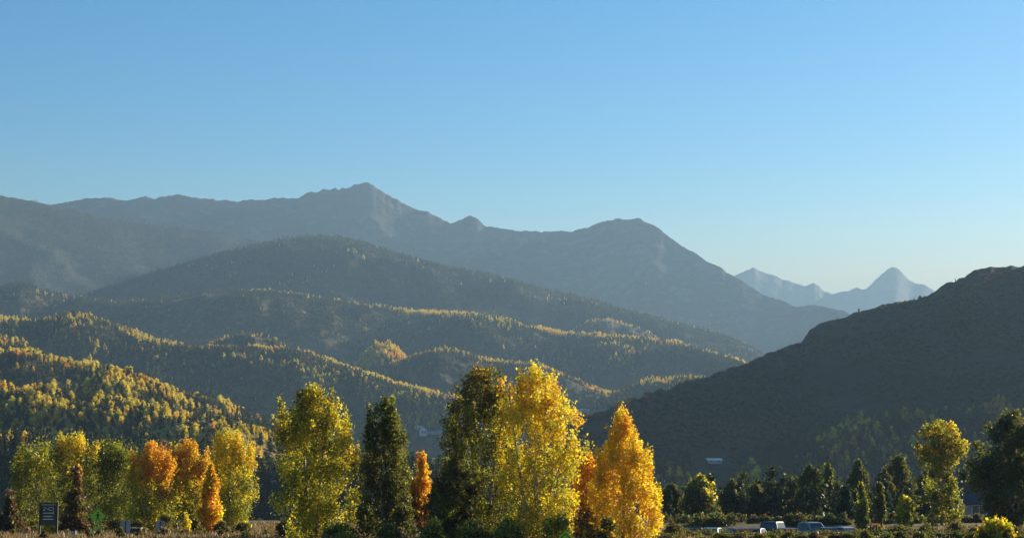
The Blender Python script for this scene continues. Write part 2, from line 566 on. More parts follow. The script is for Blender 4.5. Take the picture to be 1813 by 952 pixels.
# ------------------------------------------------------------------ trees
DG, MG, YG = (0.095, 0.108, 0.018), (0.125, 0.145, 0.016), (0.38, 0.37, 0.022)
YE, GO, OR, BR = (0.86, 0.66, 0.025), (0.84, 0.46, 0.018), (0.78, 0.25, 0.018), (0.15, 0.075, 0.028)
OL, RU, SP = (0.17, 0.145, 0.022), (0.30, 0.11, 0.025), (0.030, 0.048, 0.020)

POPLAR = [(0.03, 0.35), (0.10, 0.78), (0.25, 0.96), (0.45, 1.0), (0.65, 0.93), (0.80, 0.74), (0.92, 0.46), (1.0, 0.12)]
EGG = [(0.03, 0.55), (0.15, 0.85), (0.40, 1.0), (0.62, 0.92), (0.80, 0.66), (0.92, 0.38), (1.0, 0.08)]
BROAD = [(0.03, 0.55), (0.14, 0.82), (0.35, 0.98), (0.60, 1.0), (0.78, 0.88), (0.90, 0.64), (0.97, 0.36), (1.0, 0.15)]
SPIRE = [(0.03, 0.85), (0.15, 1.0), (0.35, 0.97), (0.55, 0.78), (0.72, 0.52), (0.86, 0.30), (1.0, 0.05)]
ROUND = [(0.10, 0.45), (0.22, 0.85), (0.45, 1.0), (0.70, 0.95), (0.86, 0.72), (1.0, 0.20)]
TOPHEAVY = [(0.04, 0.72), (0.20, 0.80), (0.36, 0.70), (0.52, 0.52), (0.62, 0.72), (0.75, 1.0), (0.88, 0.92), (0.97, 0.55), (1.0, 0.25)]
CONE = [(0.02, 0.9), (0.10, 1.0), (0.30, 0.80), (0.55, 0.50), (0.80, 0.22), (1.0, 0.03)]
BUSH = [(0.0, 0.8), (0.25, 1.0), (0.6, 0.9), (0.85, 0.6), (1.0, 0.2)]
SPINDLE = [(0.03, 0.5), (0.25, 0.95), (0.5, 1.0), (0.75, 0.7), (0.92, 0.35), (1.0, 0.05)]


def pick(pal, n, r):
    c = np.array([p[0] for p in pal])
    w = np.array([p[1] for p in pal], dtype=float)
    return c[r.choice(len(c), n, p=w / w.sum())]


def leaves(H, hw, prof, n_clump, n_leaf, leaf, top, bot, h0=0.6, soft=0.3, side=0.0, seed=0, csz=0.16, tall=1.7, spires=(), depth=0.45, droop=0.0):
    """leaf-sized faces gathered in clumps through a crown's volume: (vertices, faces, colours, clump centres)"""
    r = np.random.default_rng(seed)
    ph, pw = np.array([p[0] for p in prof]), np.array([p[1] for p in prof])
    hh = r.uniform(ph[0], ph[-1], n_clump * 6)
    keep = r.uniform(0, 1, len(hh)) < np.interp(hh, ph, pw) * 0.95 + 0.05
    hh = hh[keep][:n_clump]
    n = len(hh)
    th = r.uniform(0, 2 * np.pi, n)
    w = np.interp(hh, ph, pw) * hw
    lob = 1 + 0.20 * perlin(np.cos(th) * 1.3 + hh * 3.1, np.sin(th) * 1.3 + seed * 1.7, seed) + 0.12 * perlin(th * 2.2, hh * 9, seed + 3)
    cr = csz * hw * r.uniform(0.75, 1.35, n)
    rad = np.maximum(w * lob * r.uniform(0, 1, n) ** depth - cr * 0.55, 0)
    C = np.stack([np.cos(th) * rad, np.sin(th) * rad, hh * H - cr * 0.5], -1)
    CR = np.stack([cr, cr, cr * tall], -1)
    for (sx, sy, st, sw) in spires:                    # upright plumes that break the outline at the top
        m = 9
        t = np.linspace(0, 1, m)
        z = (st - 0.24 * (1 - t)) * H
        wr = sw * hw * (1 - t * 0.72)
        C = np.concatenate([C, np.stack([np.full(m, sx * hw) * (0.8 + 0.2 * t) + r.normal(0, 0.02 * hw, m), np.full(m, sy * hw), z - wr * 0.6], -1)])
        CR = np.concatenate([CR, np.stack([wr, wr, wr * 1.6], -1)])
    n = len(C)
    vol = (CR[:, 0] ** 2)
    cnt = np.maximum(3, (n_leaf * vol / vol.sum()).astype(int))
    idx = np.repeat(np.arange(n), cnt)
    N = len(idx)
    d = r.normal(size=(N, 3))
    d /= np.linalg.norm(d, axis=1)[:, None]
    q = r.uniform(0, 1, N) ** 0.45 * (1 + 0.25 * np.clip(r.normal(size=N), -2, 2.2))
    P = C[idx] + d * q[:, None] * CR[idx]
    P[:, 2] = np.maximum(P[:, 2] - droop * np.hypot(P[:, 0], P[:, 1]), 0.06)
    nrm = r.normal(size=(N, 3)) + d * 0.5
    nrm[:, 2] *= 0.7
    nrm /= np.linalg.norm(nrm, axis=1)[:, None]
    a = np.cross(nrm, r.normal(size=(N, 3)))
    a /= np.linalg.norm(a, axis=1)[:, None]
    b = np.cross(nrm, a)
    s = leaf * np.clip(r.lognormal(-.12, .36, N), .45, 1.55)[:, None]
    a, b = a * s * 0.55, b * s * 0.40
    Vv = np.stack([P - a, P - b + a * 0.1, P + a, P + b + a * 0.1], 1).reshape(-1, 3)
    Ff = np.arange(N * 4).reshape(-1, 4)
    cj = r.uniform(-0.5, 0.5, n)[idx]
    hN = P[:, 2] / H
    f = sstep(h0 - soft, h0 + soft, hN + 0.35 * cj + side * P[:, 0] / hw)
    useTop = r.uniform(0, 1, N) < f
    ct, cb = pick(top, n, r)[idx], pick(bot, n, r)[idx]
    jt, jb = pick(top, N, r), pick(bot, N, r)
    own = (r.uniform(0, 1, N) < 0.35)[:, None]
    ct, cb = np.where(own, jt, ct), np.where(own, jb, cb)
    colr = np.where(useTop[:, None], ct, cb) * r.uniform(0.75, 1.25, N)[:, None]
    return Vv, Ff, np.repeat(np.clip(colr, 0, 0.9), 4, 0), C


def trunk_mb(H, hw, C, seed=0, r0=0.02, limbs=12, forks=1, top=0.9, lean=0.0):
    r = np.random.default_rng(seed + 99)
    mb = MB()
    R = r0 * H
    for k in range(forks):
        ox = (k - (forks - 1) / 2) * hw * 0.55 + r.normal(0, 0.03 * hw)
        oy = r.normal(0, 0.12 * hw) if forks > 1 else 0
        b0 = (k - (forks - 1) / 2) * R * 1.4
        zs = np.linspace(-0.15, H * top * (1 if k == 0 else r.uniform(0.75, 0.98)), 8)
        t = np.linspace(0, 1, 8)
        pts = [(b0 + (ox - b0) * tt ** 0.6 + 0.03 * hw * math.sin(5 * tt + seed + k) + lean * tt, oy * tt ** 0.6, z) for tt, z in zip(t, zs)]
        mb.tube(pts, [R * (1 - 0.86 * tt) * (1.0 if forks == 1 else 0.75) for tt in t], 7)
    ch = r.choice(len(C), min(limbs, len(C)), replace=False)
    for i in ch:
        c = C[i]
        zb = max(0.06 * H, c[2] - np.hypot(c[0], c[1]) * r.uniform(1.0, 1.9))
        zb = min(zb, top * H * 0.92)
        xb = lean * zb / (H * top)
        mid = ((c[0] * 0.5 + xb * .5), c[1] * 0.5, zb + (c[2] - zb) * 0.35)
        rr = R * 0.34 * (1 - zb / H) + 0.012
        mb.tube([(xb, 0, zb), mid, tuple(c)], [rr, rr * 0.65, rr * 0.25], 5)
    return mb


def tree_meshes(name, H, hw, prof, n_clump, n_leaf, leaf, top, bot, bark='bark', limbs=12, forks=1, r0=0.016, seed=0, leafmat='leaf', ttop=0.9, **kw):
    v, f, c, C = leaves(H, hw, prof, n_clump, n_leaf, leaf, top, bot, seed=seed, **kw)
    crown = mesh_np('crown', v, f, [M[leafmat]], c)
    tb = trunk_mb(H, hw, C, seed, r0, limbs, forks, ttop)
    return crown, tb


def tree(name, label, px, top_py, hw_px, Y, prof, topc, botc, cat='tree', group=None, base_z=None, n_leaf=20000, n_clump=170, leaf=0.165, **kw):
    p = at(px, 900, Y)
    z = hgt(p.x, p.y) if base_z is None else base_z
    tip = at(px, top_py, Y)
    H = tip.z - z
    hw = hw_px / F * Y
    root = empty(name, (p.x, p.y, z))
    tag(root, label, cat, group)
    crown, tb = tree_meshes(name, H, hw, prof, n_clump, n_leaf, leaf, topc, botc, seed=int(px * 7 + top_py), **kw)
    tb.build('trunk', M[kw.get('bark', 'bark')], root, smooth=True)
    put('crown', crown, root)
    return root


# --- left row
LG = 'autumn trees in the left row'
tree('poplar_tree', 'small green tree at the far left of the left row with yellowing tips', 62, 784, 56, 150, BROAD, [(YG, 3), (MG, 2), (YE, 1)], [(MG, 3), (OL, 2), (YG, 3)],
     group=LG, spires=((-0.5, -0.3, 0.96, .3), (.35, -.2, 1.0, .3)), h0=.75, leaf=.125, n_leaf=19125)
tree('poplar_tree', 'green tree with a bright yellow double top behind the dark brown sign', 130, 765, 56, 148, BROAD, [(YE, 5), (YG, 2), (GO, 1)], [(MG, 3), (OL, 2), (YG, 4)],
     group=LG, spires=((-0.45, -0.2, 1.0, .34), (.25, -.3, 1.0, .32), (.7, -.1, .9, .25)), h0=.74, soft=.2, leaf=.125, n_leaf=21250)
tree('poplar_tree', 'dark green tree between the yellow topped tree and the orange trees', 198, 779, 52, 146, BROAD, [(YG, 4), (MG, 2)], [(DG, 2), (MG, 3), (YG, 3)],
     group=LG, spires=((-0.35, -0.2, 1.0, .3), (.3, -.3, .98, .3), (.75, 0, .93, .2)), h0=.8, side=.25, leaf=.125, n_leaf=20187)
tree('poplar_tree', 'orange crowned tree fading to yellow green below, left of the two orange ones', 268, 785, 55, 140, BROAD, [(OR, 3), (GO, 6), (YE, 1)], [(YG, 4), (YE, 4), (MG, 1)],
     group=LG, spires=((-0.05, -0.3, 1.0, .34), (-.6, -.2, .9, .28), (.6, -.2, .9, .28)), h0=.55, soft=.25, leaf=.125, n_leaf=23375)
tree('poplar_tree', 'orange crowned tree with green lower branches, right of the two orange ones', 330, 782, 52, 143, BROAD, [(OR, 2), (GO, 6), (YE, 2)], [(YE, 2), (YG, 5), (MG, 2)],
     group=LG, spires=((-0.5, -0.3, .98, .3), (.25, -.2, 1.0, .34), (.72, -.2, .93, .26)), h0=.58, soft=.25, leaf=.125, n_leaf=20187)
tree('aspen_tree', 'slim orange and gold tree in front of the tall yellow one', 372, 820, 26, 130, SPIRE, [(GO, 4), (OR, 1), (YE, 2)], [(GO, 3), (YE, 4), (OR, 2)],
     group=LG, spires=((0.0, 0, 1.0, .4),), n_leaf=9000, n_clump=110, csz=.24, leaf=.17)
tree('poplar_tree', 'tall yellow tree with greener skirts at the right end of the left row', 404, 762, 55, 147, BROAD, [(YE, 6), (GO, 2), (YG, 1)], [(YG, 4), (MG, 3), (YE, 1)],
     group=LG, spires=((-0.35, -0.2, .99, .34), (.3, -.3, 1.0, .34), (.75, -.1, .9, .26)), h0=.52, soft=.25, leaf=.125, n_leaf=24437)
tree('larch_tree', 'brownish pyramid shaped tree between the dark sign and the green diamond sign', 134, 822, 33, 128, CONE, [(BR, 2), (RU, 1), (GO, 2)], [(BR, 5), (OL, 2)],
     group=LG, h0=.85, n_leaf=8000, n_clump=110, csz=.24, tall=.8, leaf=.15, bark='dark_bark')
tree('plum_tree', 'short dark reddish tree at the left edge', 17, 862, 26, 128, CONE, [(BR, 5), (RU, 1), (OL, 2)], [(BR, 5), (DG, 2)],
     group=LG, n_leaf=6000, n_clump=80, csz=.28, tall=.8, leaf=.15, bark='dark_bark')
tree('aspen_sapling', 'knee high bright yellow sapling below the right orange tree', 330, 911, 11, 126, SPINDLE, [(YE, 1)], [(YE, 3), (YG, 1)],
     group=LG, n_leaf=900, n_clump=26, csz=.36, leaf=.13, limbs=5)
# --- centre group
CG = 'tall trees in the centre group'
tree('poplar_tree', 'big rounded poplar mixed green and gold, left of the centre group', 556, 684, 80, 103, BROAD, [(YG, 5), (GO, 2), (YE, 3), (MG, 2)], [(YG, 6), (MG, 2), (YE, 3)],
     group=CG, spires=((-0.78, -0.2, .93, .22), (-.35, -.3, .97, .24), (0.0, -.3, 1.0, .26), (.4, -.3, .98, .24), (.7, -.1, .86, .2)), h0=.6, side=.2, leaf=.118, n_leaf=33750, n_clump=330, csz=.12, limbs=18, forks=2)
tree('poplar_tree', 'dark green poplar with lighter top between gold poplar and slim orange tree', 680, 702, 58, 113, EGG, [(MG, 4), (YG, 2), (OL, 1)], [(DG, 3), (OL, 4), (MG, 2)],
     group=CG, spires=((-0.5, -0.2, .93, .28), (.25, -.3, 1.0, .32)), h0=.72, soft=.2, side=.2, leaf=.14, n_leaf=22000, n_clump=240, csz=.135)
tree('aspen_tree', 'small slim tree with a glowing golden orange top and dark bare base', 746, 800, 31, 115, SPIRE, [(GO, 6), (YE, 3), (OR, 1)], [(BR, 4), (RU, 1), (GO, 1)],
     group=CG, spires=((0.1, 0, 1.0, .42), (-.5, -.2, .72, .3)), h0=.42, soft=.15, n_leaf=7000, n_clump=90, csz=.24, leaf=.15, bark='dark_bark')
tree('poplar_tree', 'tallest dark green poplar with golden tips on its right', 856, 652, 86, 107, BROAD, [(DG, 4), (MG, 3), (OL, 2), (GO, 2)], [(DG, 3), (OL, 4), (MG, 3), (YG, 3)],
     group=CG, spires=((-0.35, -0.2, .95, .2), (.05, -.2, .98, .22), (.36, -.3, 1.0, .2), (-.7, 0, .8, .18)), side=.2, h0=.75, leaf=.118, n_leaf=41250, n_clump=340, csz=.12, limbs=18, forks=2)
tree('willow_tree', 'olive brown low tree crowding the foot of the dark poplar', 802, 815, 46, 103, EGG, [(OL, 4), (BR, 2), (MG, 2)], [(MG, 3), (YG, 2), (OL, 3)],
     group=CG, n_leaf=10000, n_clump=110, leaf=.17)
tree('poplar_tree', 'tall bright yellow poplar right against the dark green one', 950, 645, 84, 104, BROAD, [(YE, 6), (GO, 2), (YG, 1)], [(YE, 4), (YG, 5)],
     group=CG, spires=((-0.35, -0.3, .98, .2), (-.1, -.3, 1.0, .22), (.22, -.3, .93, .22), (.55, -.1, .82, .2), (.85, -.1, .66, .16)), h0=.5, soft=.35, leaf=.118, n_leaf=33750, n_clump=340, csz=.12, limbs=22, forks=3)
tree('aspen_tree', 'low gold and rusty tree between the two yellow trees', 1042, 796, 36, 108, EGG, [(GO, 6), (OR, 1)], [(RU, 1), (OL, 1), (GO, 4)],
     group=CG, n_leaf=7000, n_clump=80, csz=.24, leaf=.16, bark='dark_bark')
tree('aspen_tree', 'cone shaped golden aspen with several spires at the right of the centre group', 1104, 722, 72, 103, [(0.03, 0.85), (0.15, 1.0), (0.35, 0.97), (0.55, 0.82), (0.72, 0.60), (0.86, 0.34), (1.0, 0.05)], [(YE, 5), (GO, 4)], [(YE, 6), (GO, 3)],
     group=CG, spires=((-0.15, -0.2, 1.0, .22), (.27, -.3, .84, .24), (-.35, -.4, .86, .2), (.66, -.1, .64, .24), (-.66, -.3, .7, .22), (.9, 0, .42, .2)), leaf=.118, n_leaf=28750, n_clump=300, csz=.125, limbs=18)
# --- right side, nearest
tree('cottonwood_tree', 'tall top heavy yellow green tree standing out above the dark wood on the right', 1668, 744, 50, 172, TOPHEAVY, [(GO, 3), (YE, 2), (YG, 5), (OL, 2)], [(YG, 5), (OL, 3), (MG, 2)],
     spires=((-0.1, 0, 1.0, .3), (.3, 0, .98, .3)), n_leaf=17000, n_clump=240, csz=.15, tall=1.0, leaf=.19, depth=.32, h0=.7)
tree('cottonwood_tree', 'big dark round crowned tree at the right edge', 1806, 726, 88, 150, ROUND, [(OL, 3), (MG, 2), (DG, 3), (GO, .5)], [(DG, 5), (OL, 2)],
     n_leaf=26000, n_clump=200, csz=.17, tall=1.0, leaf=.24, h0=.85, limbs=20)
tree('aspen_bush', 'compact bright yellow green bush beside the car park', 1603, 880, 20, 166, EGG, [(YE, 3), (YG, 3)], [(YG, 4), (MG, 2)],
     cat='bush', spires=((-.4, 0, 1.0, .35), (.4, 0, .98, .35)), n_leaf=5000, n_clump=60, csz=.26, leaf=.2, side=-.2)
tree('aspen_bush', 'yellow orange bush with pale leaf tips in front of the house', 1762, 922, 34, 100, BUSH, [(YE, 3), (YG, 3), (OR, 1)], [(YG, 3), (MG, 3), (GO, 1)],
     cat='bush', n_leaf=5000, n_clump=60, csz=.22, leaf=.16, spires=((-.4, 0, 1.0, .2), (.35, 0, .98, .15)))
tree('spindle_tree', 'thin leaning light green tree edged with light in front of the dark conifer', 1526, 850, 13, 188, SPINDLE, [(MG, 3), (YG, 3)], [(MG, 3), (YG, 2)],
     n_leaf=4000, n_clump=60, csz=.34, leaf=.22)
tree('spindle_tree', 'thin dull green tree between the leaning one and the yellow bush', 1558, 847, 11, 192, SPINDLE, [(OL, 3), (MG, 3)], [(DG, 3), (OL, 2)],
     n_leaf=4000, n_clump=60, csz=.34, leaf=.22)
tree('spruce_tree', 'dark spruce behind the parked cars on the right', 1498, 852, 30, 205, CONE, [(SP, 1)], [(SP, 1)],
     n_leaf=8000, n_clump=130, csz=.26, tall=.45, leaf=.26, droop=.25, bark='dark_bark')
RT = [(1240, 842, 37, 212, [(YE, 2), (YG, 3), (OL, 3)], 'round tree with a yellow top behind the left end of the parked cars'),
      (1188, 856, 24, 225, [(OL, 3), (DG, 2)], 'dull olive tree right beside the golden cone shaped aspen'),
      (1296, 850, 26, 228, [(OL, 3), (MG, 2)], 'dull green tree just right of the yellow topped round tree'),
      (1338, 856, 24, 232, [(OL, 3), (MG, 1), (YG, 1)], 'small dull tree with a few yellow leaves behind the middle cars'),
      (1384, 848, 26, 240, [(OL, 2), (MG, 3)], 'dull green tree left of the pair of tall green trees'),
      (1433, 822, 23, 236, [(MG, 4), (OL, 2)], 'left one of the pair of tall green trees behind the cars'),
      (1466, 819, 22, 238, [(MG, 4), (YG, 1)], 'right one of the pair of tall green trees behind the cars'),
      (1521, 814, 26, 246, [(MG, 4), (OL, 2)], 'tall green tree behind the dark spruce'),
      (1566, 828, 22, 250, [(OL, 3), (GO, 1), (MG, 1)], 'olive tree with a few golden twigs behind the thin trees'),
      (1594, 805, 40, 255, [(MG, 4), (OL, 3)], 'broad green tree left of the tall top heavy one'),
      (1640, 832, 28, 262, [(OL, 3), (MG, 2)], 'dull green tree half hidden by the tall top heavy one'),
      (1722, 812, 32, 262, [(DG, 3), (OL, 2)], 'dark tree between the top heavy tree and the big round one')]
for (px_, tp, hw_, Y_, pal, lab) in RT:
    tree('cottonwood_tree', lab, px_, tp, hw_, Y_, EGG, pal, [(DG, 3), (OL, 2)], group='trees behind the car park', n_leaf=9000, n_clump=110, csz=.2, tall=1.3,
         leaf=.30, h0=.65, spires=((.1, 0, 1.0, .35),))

# ------------------------------------------------------------------ woods on the slopes
NEAR, FAR = [], []           # prototypes: (crown mesh, trunk mesh data)
WD, WM, CR = (0.030, 0.042, 0.012), (0.060, 0.072, 0.014), (0.90, 0.70, 0.16)  # WD, WM carry slope shade, CR crest sunlight, in the leaf colour
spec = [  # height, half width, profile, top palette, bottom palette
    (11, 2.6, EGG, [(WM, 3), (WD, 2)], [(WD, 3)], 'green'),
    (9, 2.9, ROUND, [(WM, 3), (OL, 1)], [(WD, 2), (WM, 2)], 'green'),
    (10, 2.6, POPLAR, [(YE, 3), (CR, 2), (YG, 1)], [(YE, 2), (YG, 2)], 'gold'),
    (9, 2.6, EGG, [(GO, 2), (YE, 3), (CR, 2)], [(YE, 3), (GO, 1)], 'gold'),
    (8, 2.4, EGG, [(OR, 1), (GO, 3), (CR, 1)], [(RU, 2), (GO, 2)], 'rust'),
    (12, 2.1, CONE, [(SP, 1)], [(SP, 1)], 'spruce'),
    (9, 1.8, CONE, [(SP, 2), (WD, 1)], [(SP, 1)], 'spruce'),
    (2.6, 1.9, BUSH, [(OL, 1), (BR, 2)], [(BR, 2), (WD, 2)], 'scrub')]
KIND = [s[5] for s in spec]
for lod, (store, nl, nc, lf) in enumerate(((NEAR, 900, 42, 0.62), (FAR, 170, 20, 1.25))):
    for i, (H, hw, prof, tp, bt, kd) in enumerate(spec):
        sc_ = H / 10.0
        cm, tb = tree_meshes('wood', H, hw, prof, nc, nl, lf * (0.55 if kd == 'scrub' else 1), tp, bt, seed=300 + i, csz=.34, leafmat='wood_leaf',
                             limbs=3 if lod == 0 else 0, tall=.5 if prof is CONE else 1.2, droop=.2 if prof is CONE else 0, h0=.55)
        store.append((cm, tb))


def scatter(key, n, t0, t1, size, pal, thr=-1.0, nsc=120.0, seed=0, pxr=(-150, 1960), crest=0.0, gold=0.0):
    """points on a slope's front and crest, kept where a cover noise is above thr; pal: weights of spec kinds.  returns x,y,z,scale,kind"""
    r = np.random.default_rng(seed)
    h = HILLS[key]
    G, nt, nuc = h['grid'], h['nt'], h['nuc']
    a = np.searchsorted(h['px'], pxr[0])
    b = min(np.searchsorted(h['px'], pxr[1]), nuc - 2)
    a = min(a, b - 1)
    tt = r.uniform(t0, t1, n)
    if crest:
        tt = np.where(r.uniform(0, 1, n) < crest, np.minimum(1 + r.normal(0, 0.03, n), 1.15), tt)
    fr = np.clip(np.where(tt <= 1, np.clip(tt, 0, 1) ** 1.25 * (nt - 1), (nt - 1) + (tt - 1) * (nt // 4 - 1)), 0, G.shape[0] - 1.01)
    fc = r.uniform(a, b, n)
    i, j = fr.astype(int), fc.astype(int)
    u, v = (fr - i)[:, None], (fc - j)[:, None]
    P = (G[i, j] * (1 - u) + G[i + 1, j] * u) * (1 - v) + (G[i, j + 1] * (1 - u) + G[i + 1, j + 1] * u) * v
    nz = fbm(P[:, 0] / nsc, P[:, 1] / nsc, seed + 40, 4)
    k = nz > thr + r.normal(0, .04, n)
    P, tt = P[k], tt[k]
    m = len(P)
    zone = fbm(P[:, 0] / (nsc * .8) + 30, P[:, 1] / (nsc * .8), seed + 70, 3) + r.normal(0, .10, m)
    kinds = np.array([KIND.index(kk) if not isinstance(kk, int) else kk for kk, _ in pal])
    w = np.cumsum([x for _, x in pal])
    w = w / w[-1]
    q = np.argsort(np.argsort(zone)) / max(m, 1)       # zones: like trees stand together
    kd = kinds[np.searchsorted(w, np.clip(q, 0, .9999), side='right').clip(0, len(kinds) - 1)]
    isg = np.isin(kd, (2, 3, 4))
    low = isg & (r.uniform(0, 1, m) < gold * (1 - sstep(.72, .93, tt)))      # aspens band the crests; dark kinds below put the faces' shade into colour
    kd = np.where(low, r.choice([5, 6, 0, 0], m), kd)
    s = size * np.clip(r.lognormal(-.08, .27, m), .45, 1.6)
    return np.column_stack([P, s, kd])


mix_ = lambda g, y, o, s: [(0, g * .5), (5, s * .6), (1, g * .5), (2, y * .5), (3, y * .5), (4, o), (6, s * .4)]
W = [scatter('dome', 24000, .25, 1.03, 0.92, mix_(3, 0, 0, 4), -.25, 300, 1, gold=.8),
     scatter('shoulder', 18000, .2, 1.01, 0.712, mix_(3, 0, 0, 3), -.15, 350, 2),
     scatter('main', 3500, .35, .75, 1.0, mix_(2, .2, .1, 4), .0, 420, 3),
     scatter('bench', 27000, .25, 1.05, 0.74, mix_(3, .2, .15, 3), -.16, 170, 4, crest=.04, gold=.8),
     scatter('spur', 9000, .2, 1.06, 0.595, mix_(2.5, .3, .3, 2), -.2, 110, 5, crest=.05, gold=.6),
     scatter('terrace', 18050, .2, 1.06, 0.544, mix_(3, .25, .15, 2.5), -.16, 90, 6, crest=.04, gold=.75),
     scatter('knoll', 5400, .1, 1.08, 0.562, mix_(3, .7, .2, 2), -.22, 60, 7, crest=.04, gold=.55),
     scatter('pasture', 3840, .0, .84, 0.44, mix_(3.5, .8, .3, 1), -.42, 38, 8),
     scatter('dark_rise', 1500, .0, 1.25, .5, mix_(4, .1, .1, 3), -.4, 30, 9),
     scatter('right', 2600, .04, .34, .62, mix_(3.5, .5, .8, 2), -.22, 70, 10, pxr=(1020, 1960)),
     scatter('right', 7000, .2, .985, .75, [(7, 1)], -.1, 60, 12, pxr=(980, 1960)),
     scatter('bench', 4200, 0.84, 1.015, 0.8, [(2, 4), (3, 4), (4, 1)], -0.12, 60, 121, pxr=(690, 1345)),
     scatter('bench', 855, 0.95, 1.01, 0.748, [(2, 4), (3, 4), (4, 1)], 0.0, 50, 122, pxr=(415, 690)),
     scatter('bench', 3600, 0.35, 0.9, 0.75, [(2, 4), (3, 4), (4, 1)], 0.16, 110, 123, pxr=(700, 1340)),
     scatter('bench', 304, 0.9, 1.01, 0.68, [(2, 4), (3, 4), (4, 1)], 0.1, 60, 124, pxr=(-60, 300)),
     scatter('dome', 390, 0.975, 1.005, 0.675, [(2, 4), (3, 4), (4, 1)], 0.0, 60, 125, pxr=(1180, 1345)),
     scatter('dome', 90, 0.98, 1.005, 0.675, [(2, 4), (3, 4), (4, 1)], 0.1, 60, 126, pxr=(560, 900)),
     scatter('dome', 1500, .3, 1.0, .8, [(2, 4), (3, 4), (1, 2)], .2, 160, 181, pxr=(300, 1340)),
     scatter('terrace', 2850, 0.8, 1.02, 0.646, [(2, 4), (3, 4), (4, 1)], -0.25, 60, 127, pxr=(570, 850)),
     scatter('terrace', 950, 0.92, 1.01, 0.612, [(2, 4), (3, 4), (4, 1)], -0.05, 50, 128, pxr=(300, 580)),
     scatter('terrace', 570, 0.75, 1.02, 0.612, [(2, 4), (3, 4), (4, 1)], 0.05, 50, 129, pxr=(-60, 300)),
     scatter('terrace', 2600, 0.35, 0.95, 0.68, [(2, 4), (3, 4), (4, 1)], 0.14, 70, 130, pxr=(-60, 860)),
     scatter('knoll', 1050, 0.72, 1.02, 0.663, [(2, 4), (3, 4), (4, 1)], -0.15, 40, 131, pxr=(-60, 230)),
     scatter('knoll', 900, 0.55, 1.02, 0.624, [(2, 4), (3, 4), (4, 1)], 0.0, 45, 132, pxr=(200, 600)),
     scatter('spur', 1620, 0.8, 1.03, 0.63, [(2, 4), (3, 4), (4, 1)], -0.2, 60, 133, pxr=(680, 1300)),
     scatter('pasture', 1080, 0.35, 1.0, 0.528, [(2, 4), (3, 4), (4, 1)], -0.05, 35, 134, pxr=(-60, 600)),
     scatter('m_streak', 396, 0.8, 1.02, 0.56, [(2, 4), (3, 4), (4, 1)], -0.15, 60, 135, pxr=(0, 500)),
     scatter('m_tan', 90, 0.9, 1.0, 0.56, [(2, 4), (3, 4), (4, 1)], 0.05, 60, 136, pxr=(0, 800)),
     scatter('m_grove', 672, 0.5, 1.05, 0.825, [(2, 4), (3, 4), (4, 1)], -0.4, 60, 137, pxr=(600, 800)),
     scatter('m_left', 416, 0.6, 1.05, 0.6, [(2, 4), (3, 4), (4, 1)], -0.1, 50, 138, pxr=(-60, 300)),
     scatter('m_gold', 975, 0.2, 1.05, 0.585, [(2, 4), (3, 4), (4, 1)], -0.3, 40, 139, pxr=(50, 400)),
     scatter('m_low', 90, 0.1, 0.8, 0.5, [(2, 4), (3, 4), (4, 1)], 0.0, 30, 140, pxr=(150, 600)),
     scatter('m_valley', 594, 0.5, 1.05, 0.56, [(2, 4), (3, 4), (4, 1)], 0.0, 60, 141, pxr=(1000, 1400)),
     scatter('m_curve', 288, 0.9, 1.01, 0.63, [(2, 4), (3, 4), (4, 1)], -0.1, 80, 142, pxr=(950, 1300)),
     scatter('m_streak', 1260, .0, .95, 0.56, mix_(3.5, .15, .15, 2.5), -.2, 60, 151),
     scatter('m_tan', 900, .0, .95, 0.525, mix_(3.5, .15, .15, 2.5), -.2, 50, 152),
     scatter('m_grove', 480, .0, .95, 0.6, mix_(3.5, .15, .15, 2.5), -.2, 50, 153),
     scatter('m_curve', 1080, .0, .95, 0.595, mix_(3.5, .15, .15, 2.5), -.2, 70, 154),
     scatter('m_left', 1440, .0, .95, 0.562, mix_(3.5, .15, .15, 2.5), -.2, 50, 155),
     scatter('m_gold', 750, .0, .95, 0.546, mix_(3.5, .15, .15, 2.5), -.2, 40, 156),
     scatter('m_low', 220, .0, .95, 0.5, mix_(3.5, .15, .15, 2.5), -.2, 30, 157),
     scatter('m_valley', 1620, .0, .95, 0.525, mix_(3.5, .15, .15, 2.5), -.2, 60, 158),
     scatter('right', 900, .22, .40, .5, [(4, 2), (1, 3), (3, 1)], .0, 60, 27, pxr=(1440, 1780)),
     scatter('right', 7, .985, 1.0, .28, [(0, 2), (1, 2)], -.9, 60, 13, pxr=(1480, 1960))]
W = np.concatenate(W)
# trees of the wood just behind the car park
r_ = np.random.default_rng(77)
n_ = 150
yy = r_.uniform(275, 430, n_)
uu = r_.uniform(1170, 1900, n_)
xx = (uu - CX) / F * yy
W = np.concatenate([W, np.column_stack([xx, yy, gz(xx, yy), r_.uniform(.5, .85, n_), r_.choice([0, 0, 1, 1, 5, 6, 2], n_)])])
n_ = 46
yy = r_.uniform(214, 275, n_)
uu = r_.uniform(1175, 1730, n_)
xx = (uu - CX) / F * yy
W = np.concatenate([W, np.column_stack([xx, yy, gz(xx, yy), r_.uniform(.42, .68, n_), r_.choice([0, 0, 1, 1, 6, 5], n_)])])
n_ = 60
yy = r_.uniform(330, 440, n_)
uu = r_.uniform(-60, 1000, n_)
n_ = len(uu)
xx = (uu - CX) / F * yy
W = np.concatenate([W, np.column_stack([xx, yy, gz(xx, yy) - 1, r_.uniform(.4, .62, n_), r_.choice([0, 1, 1, 5, 6], n_)])])

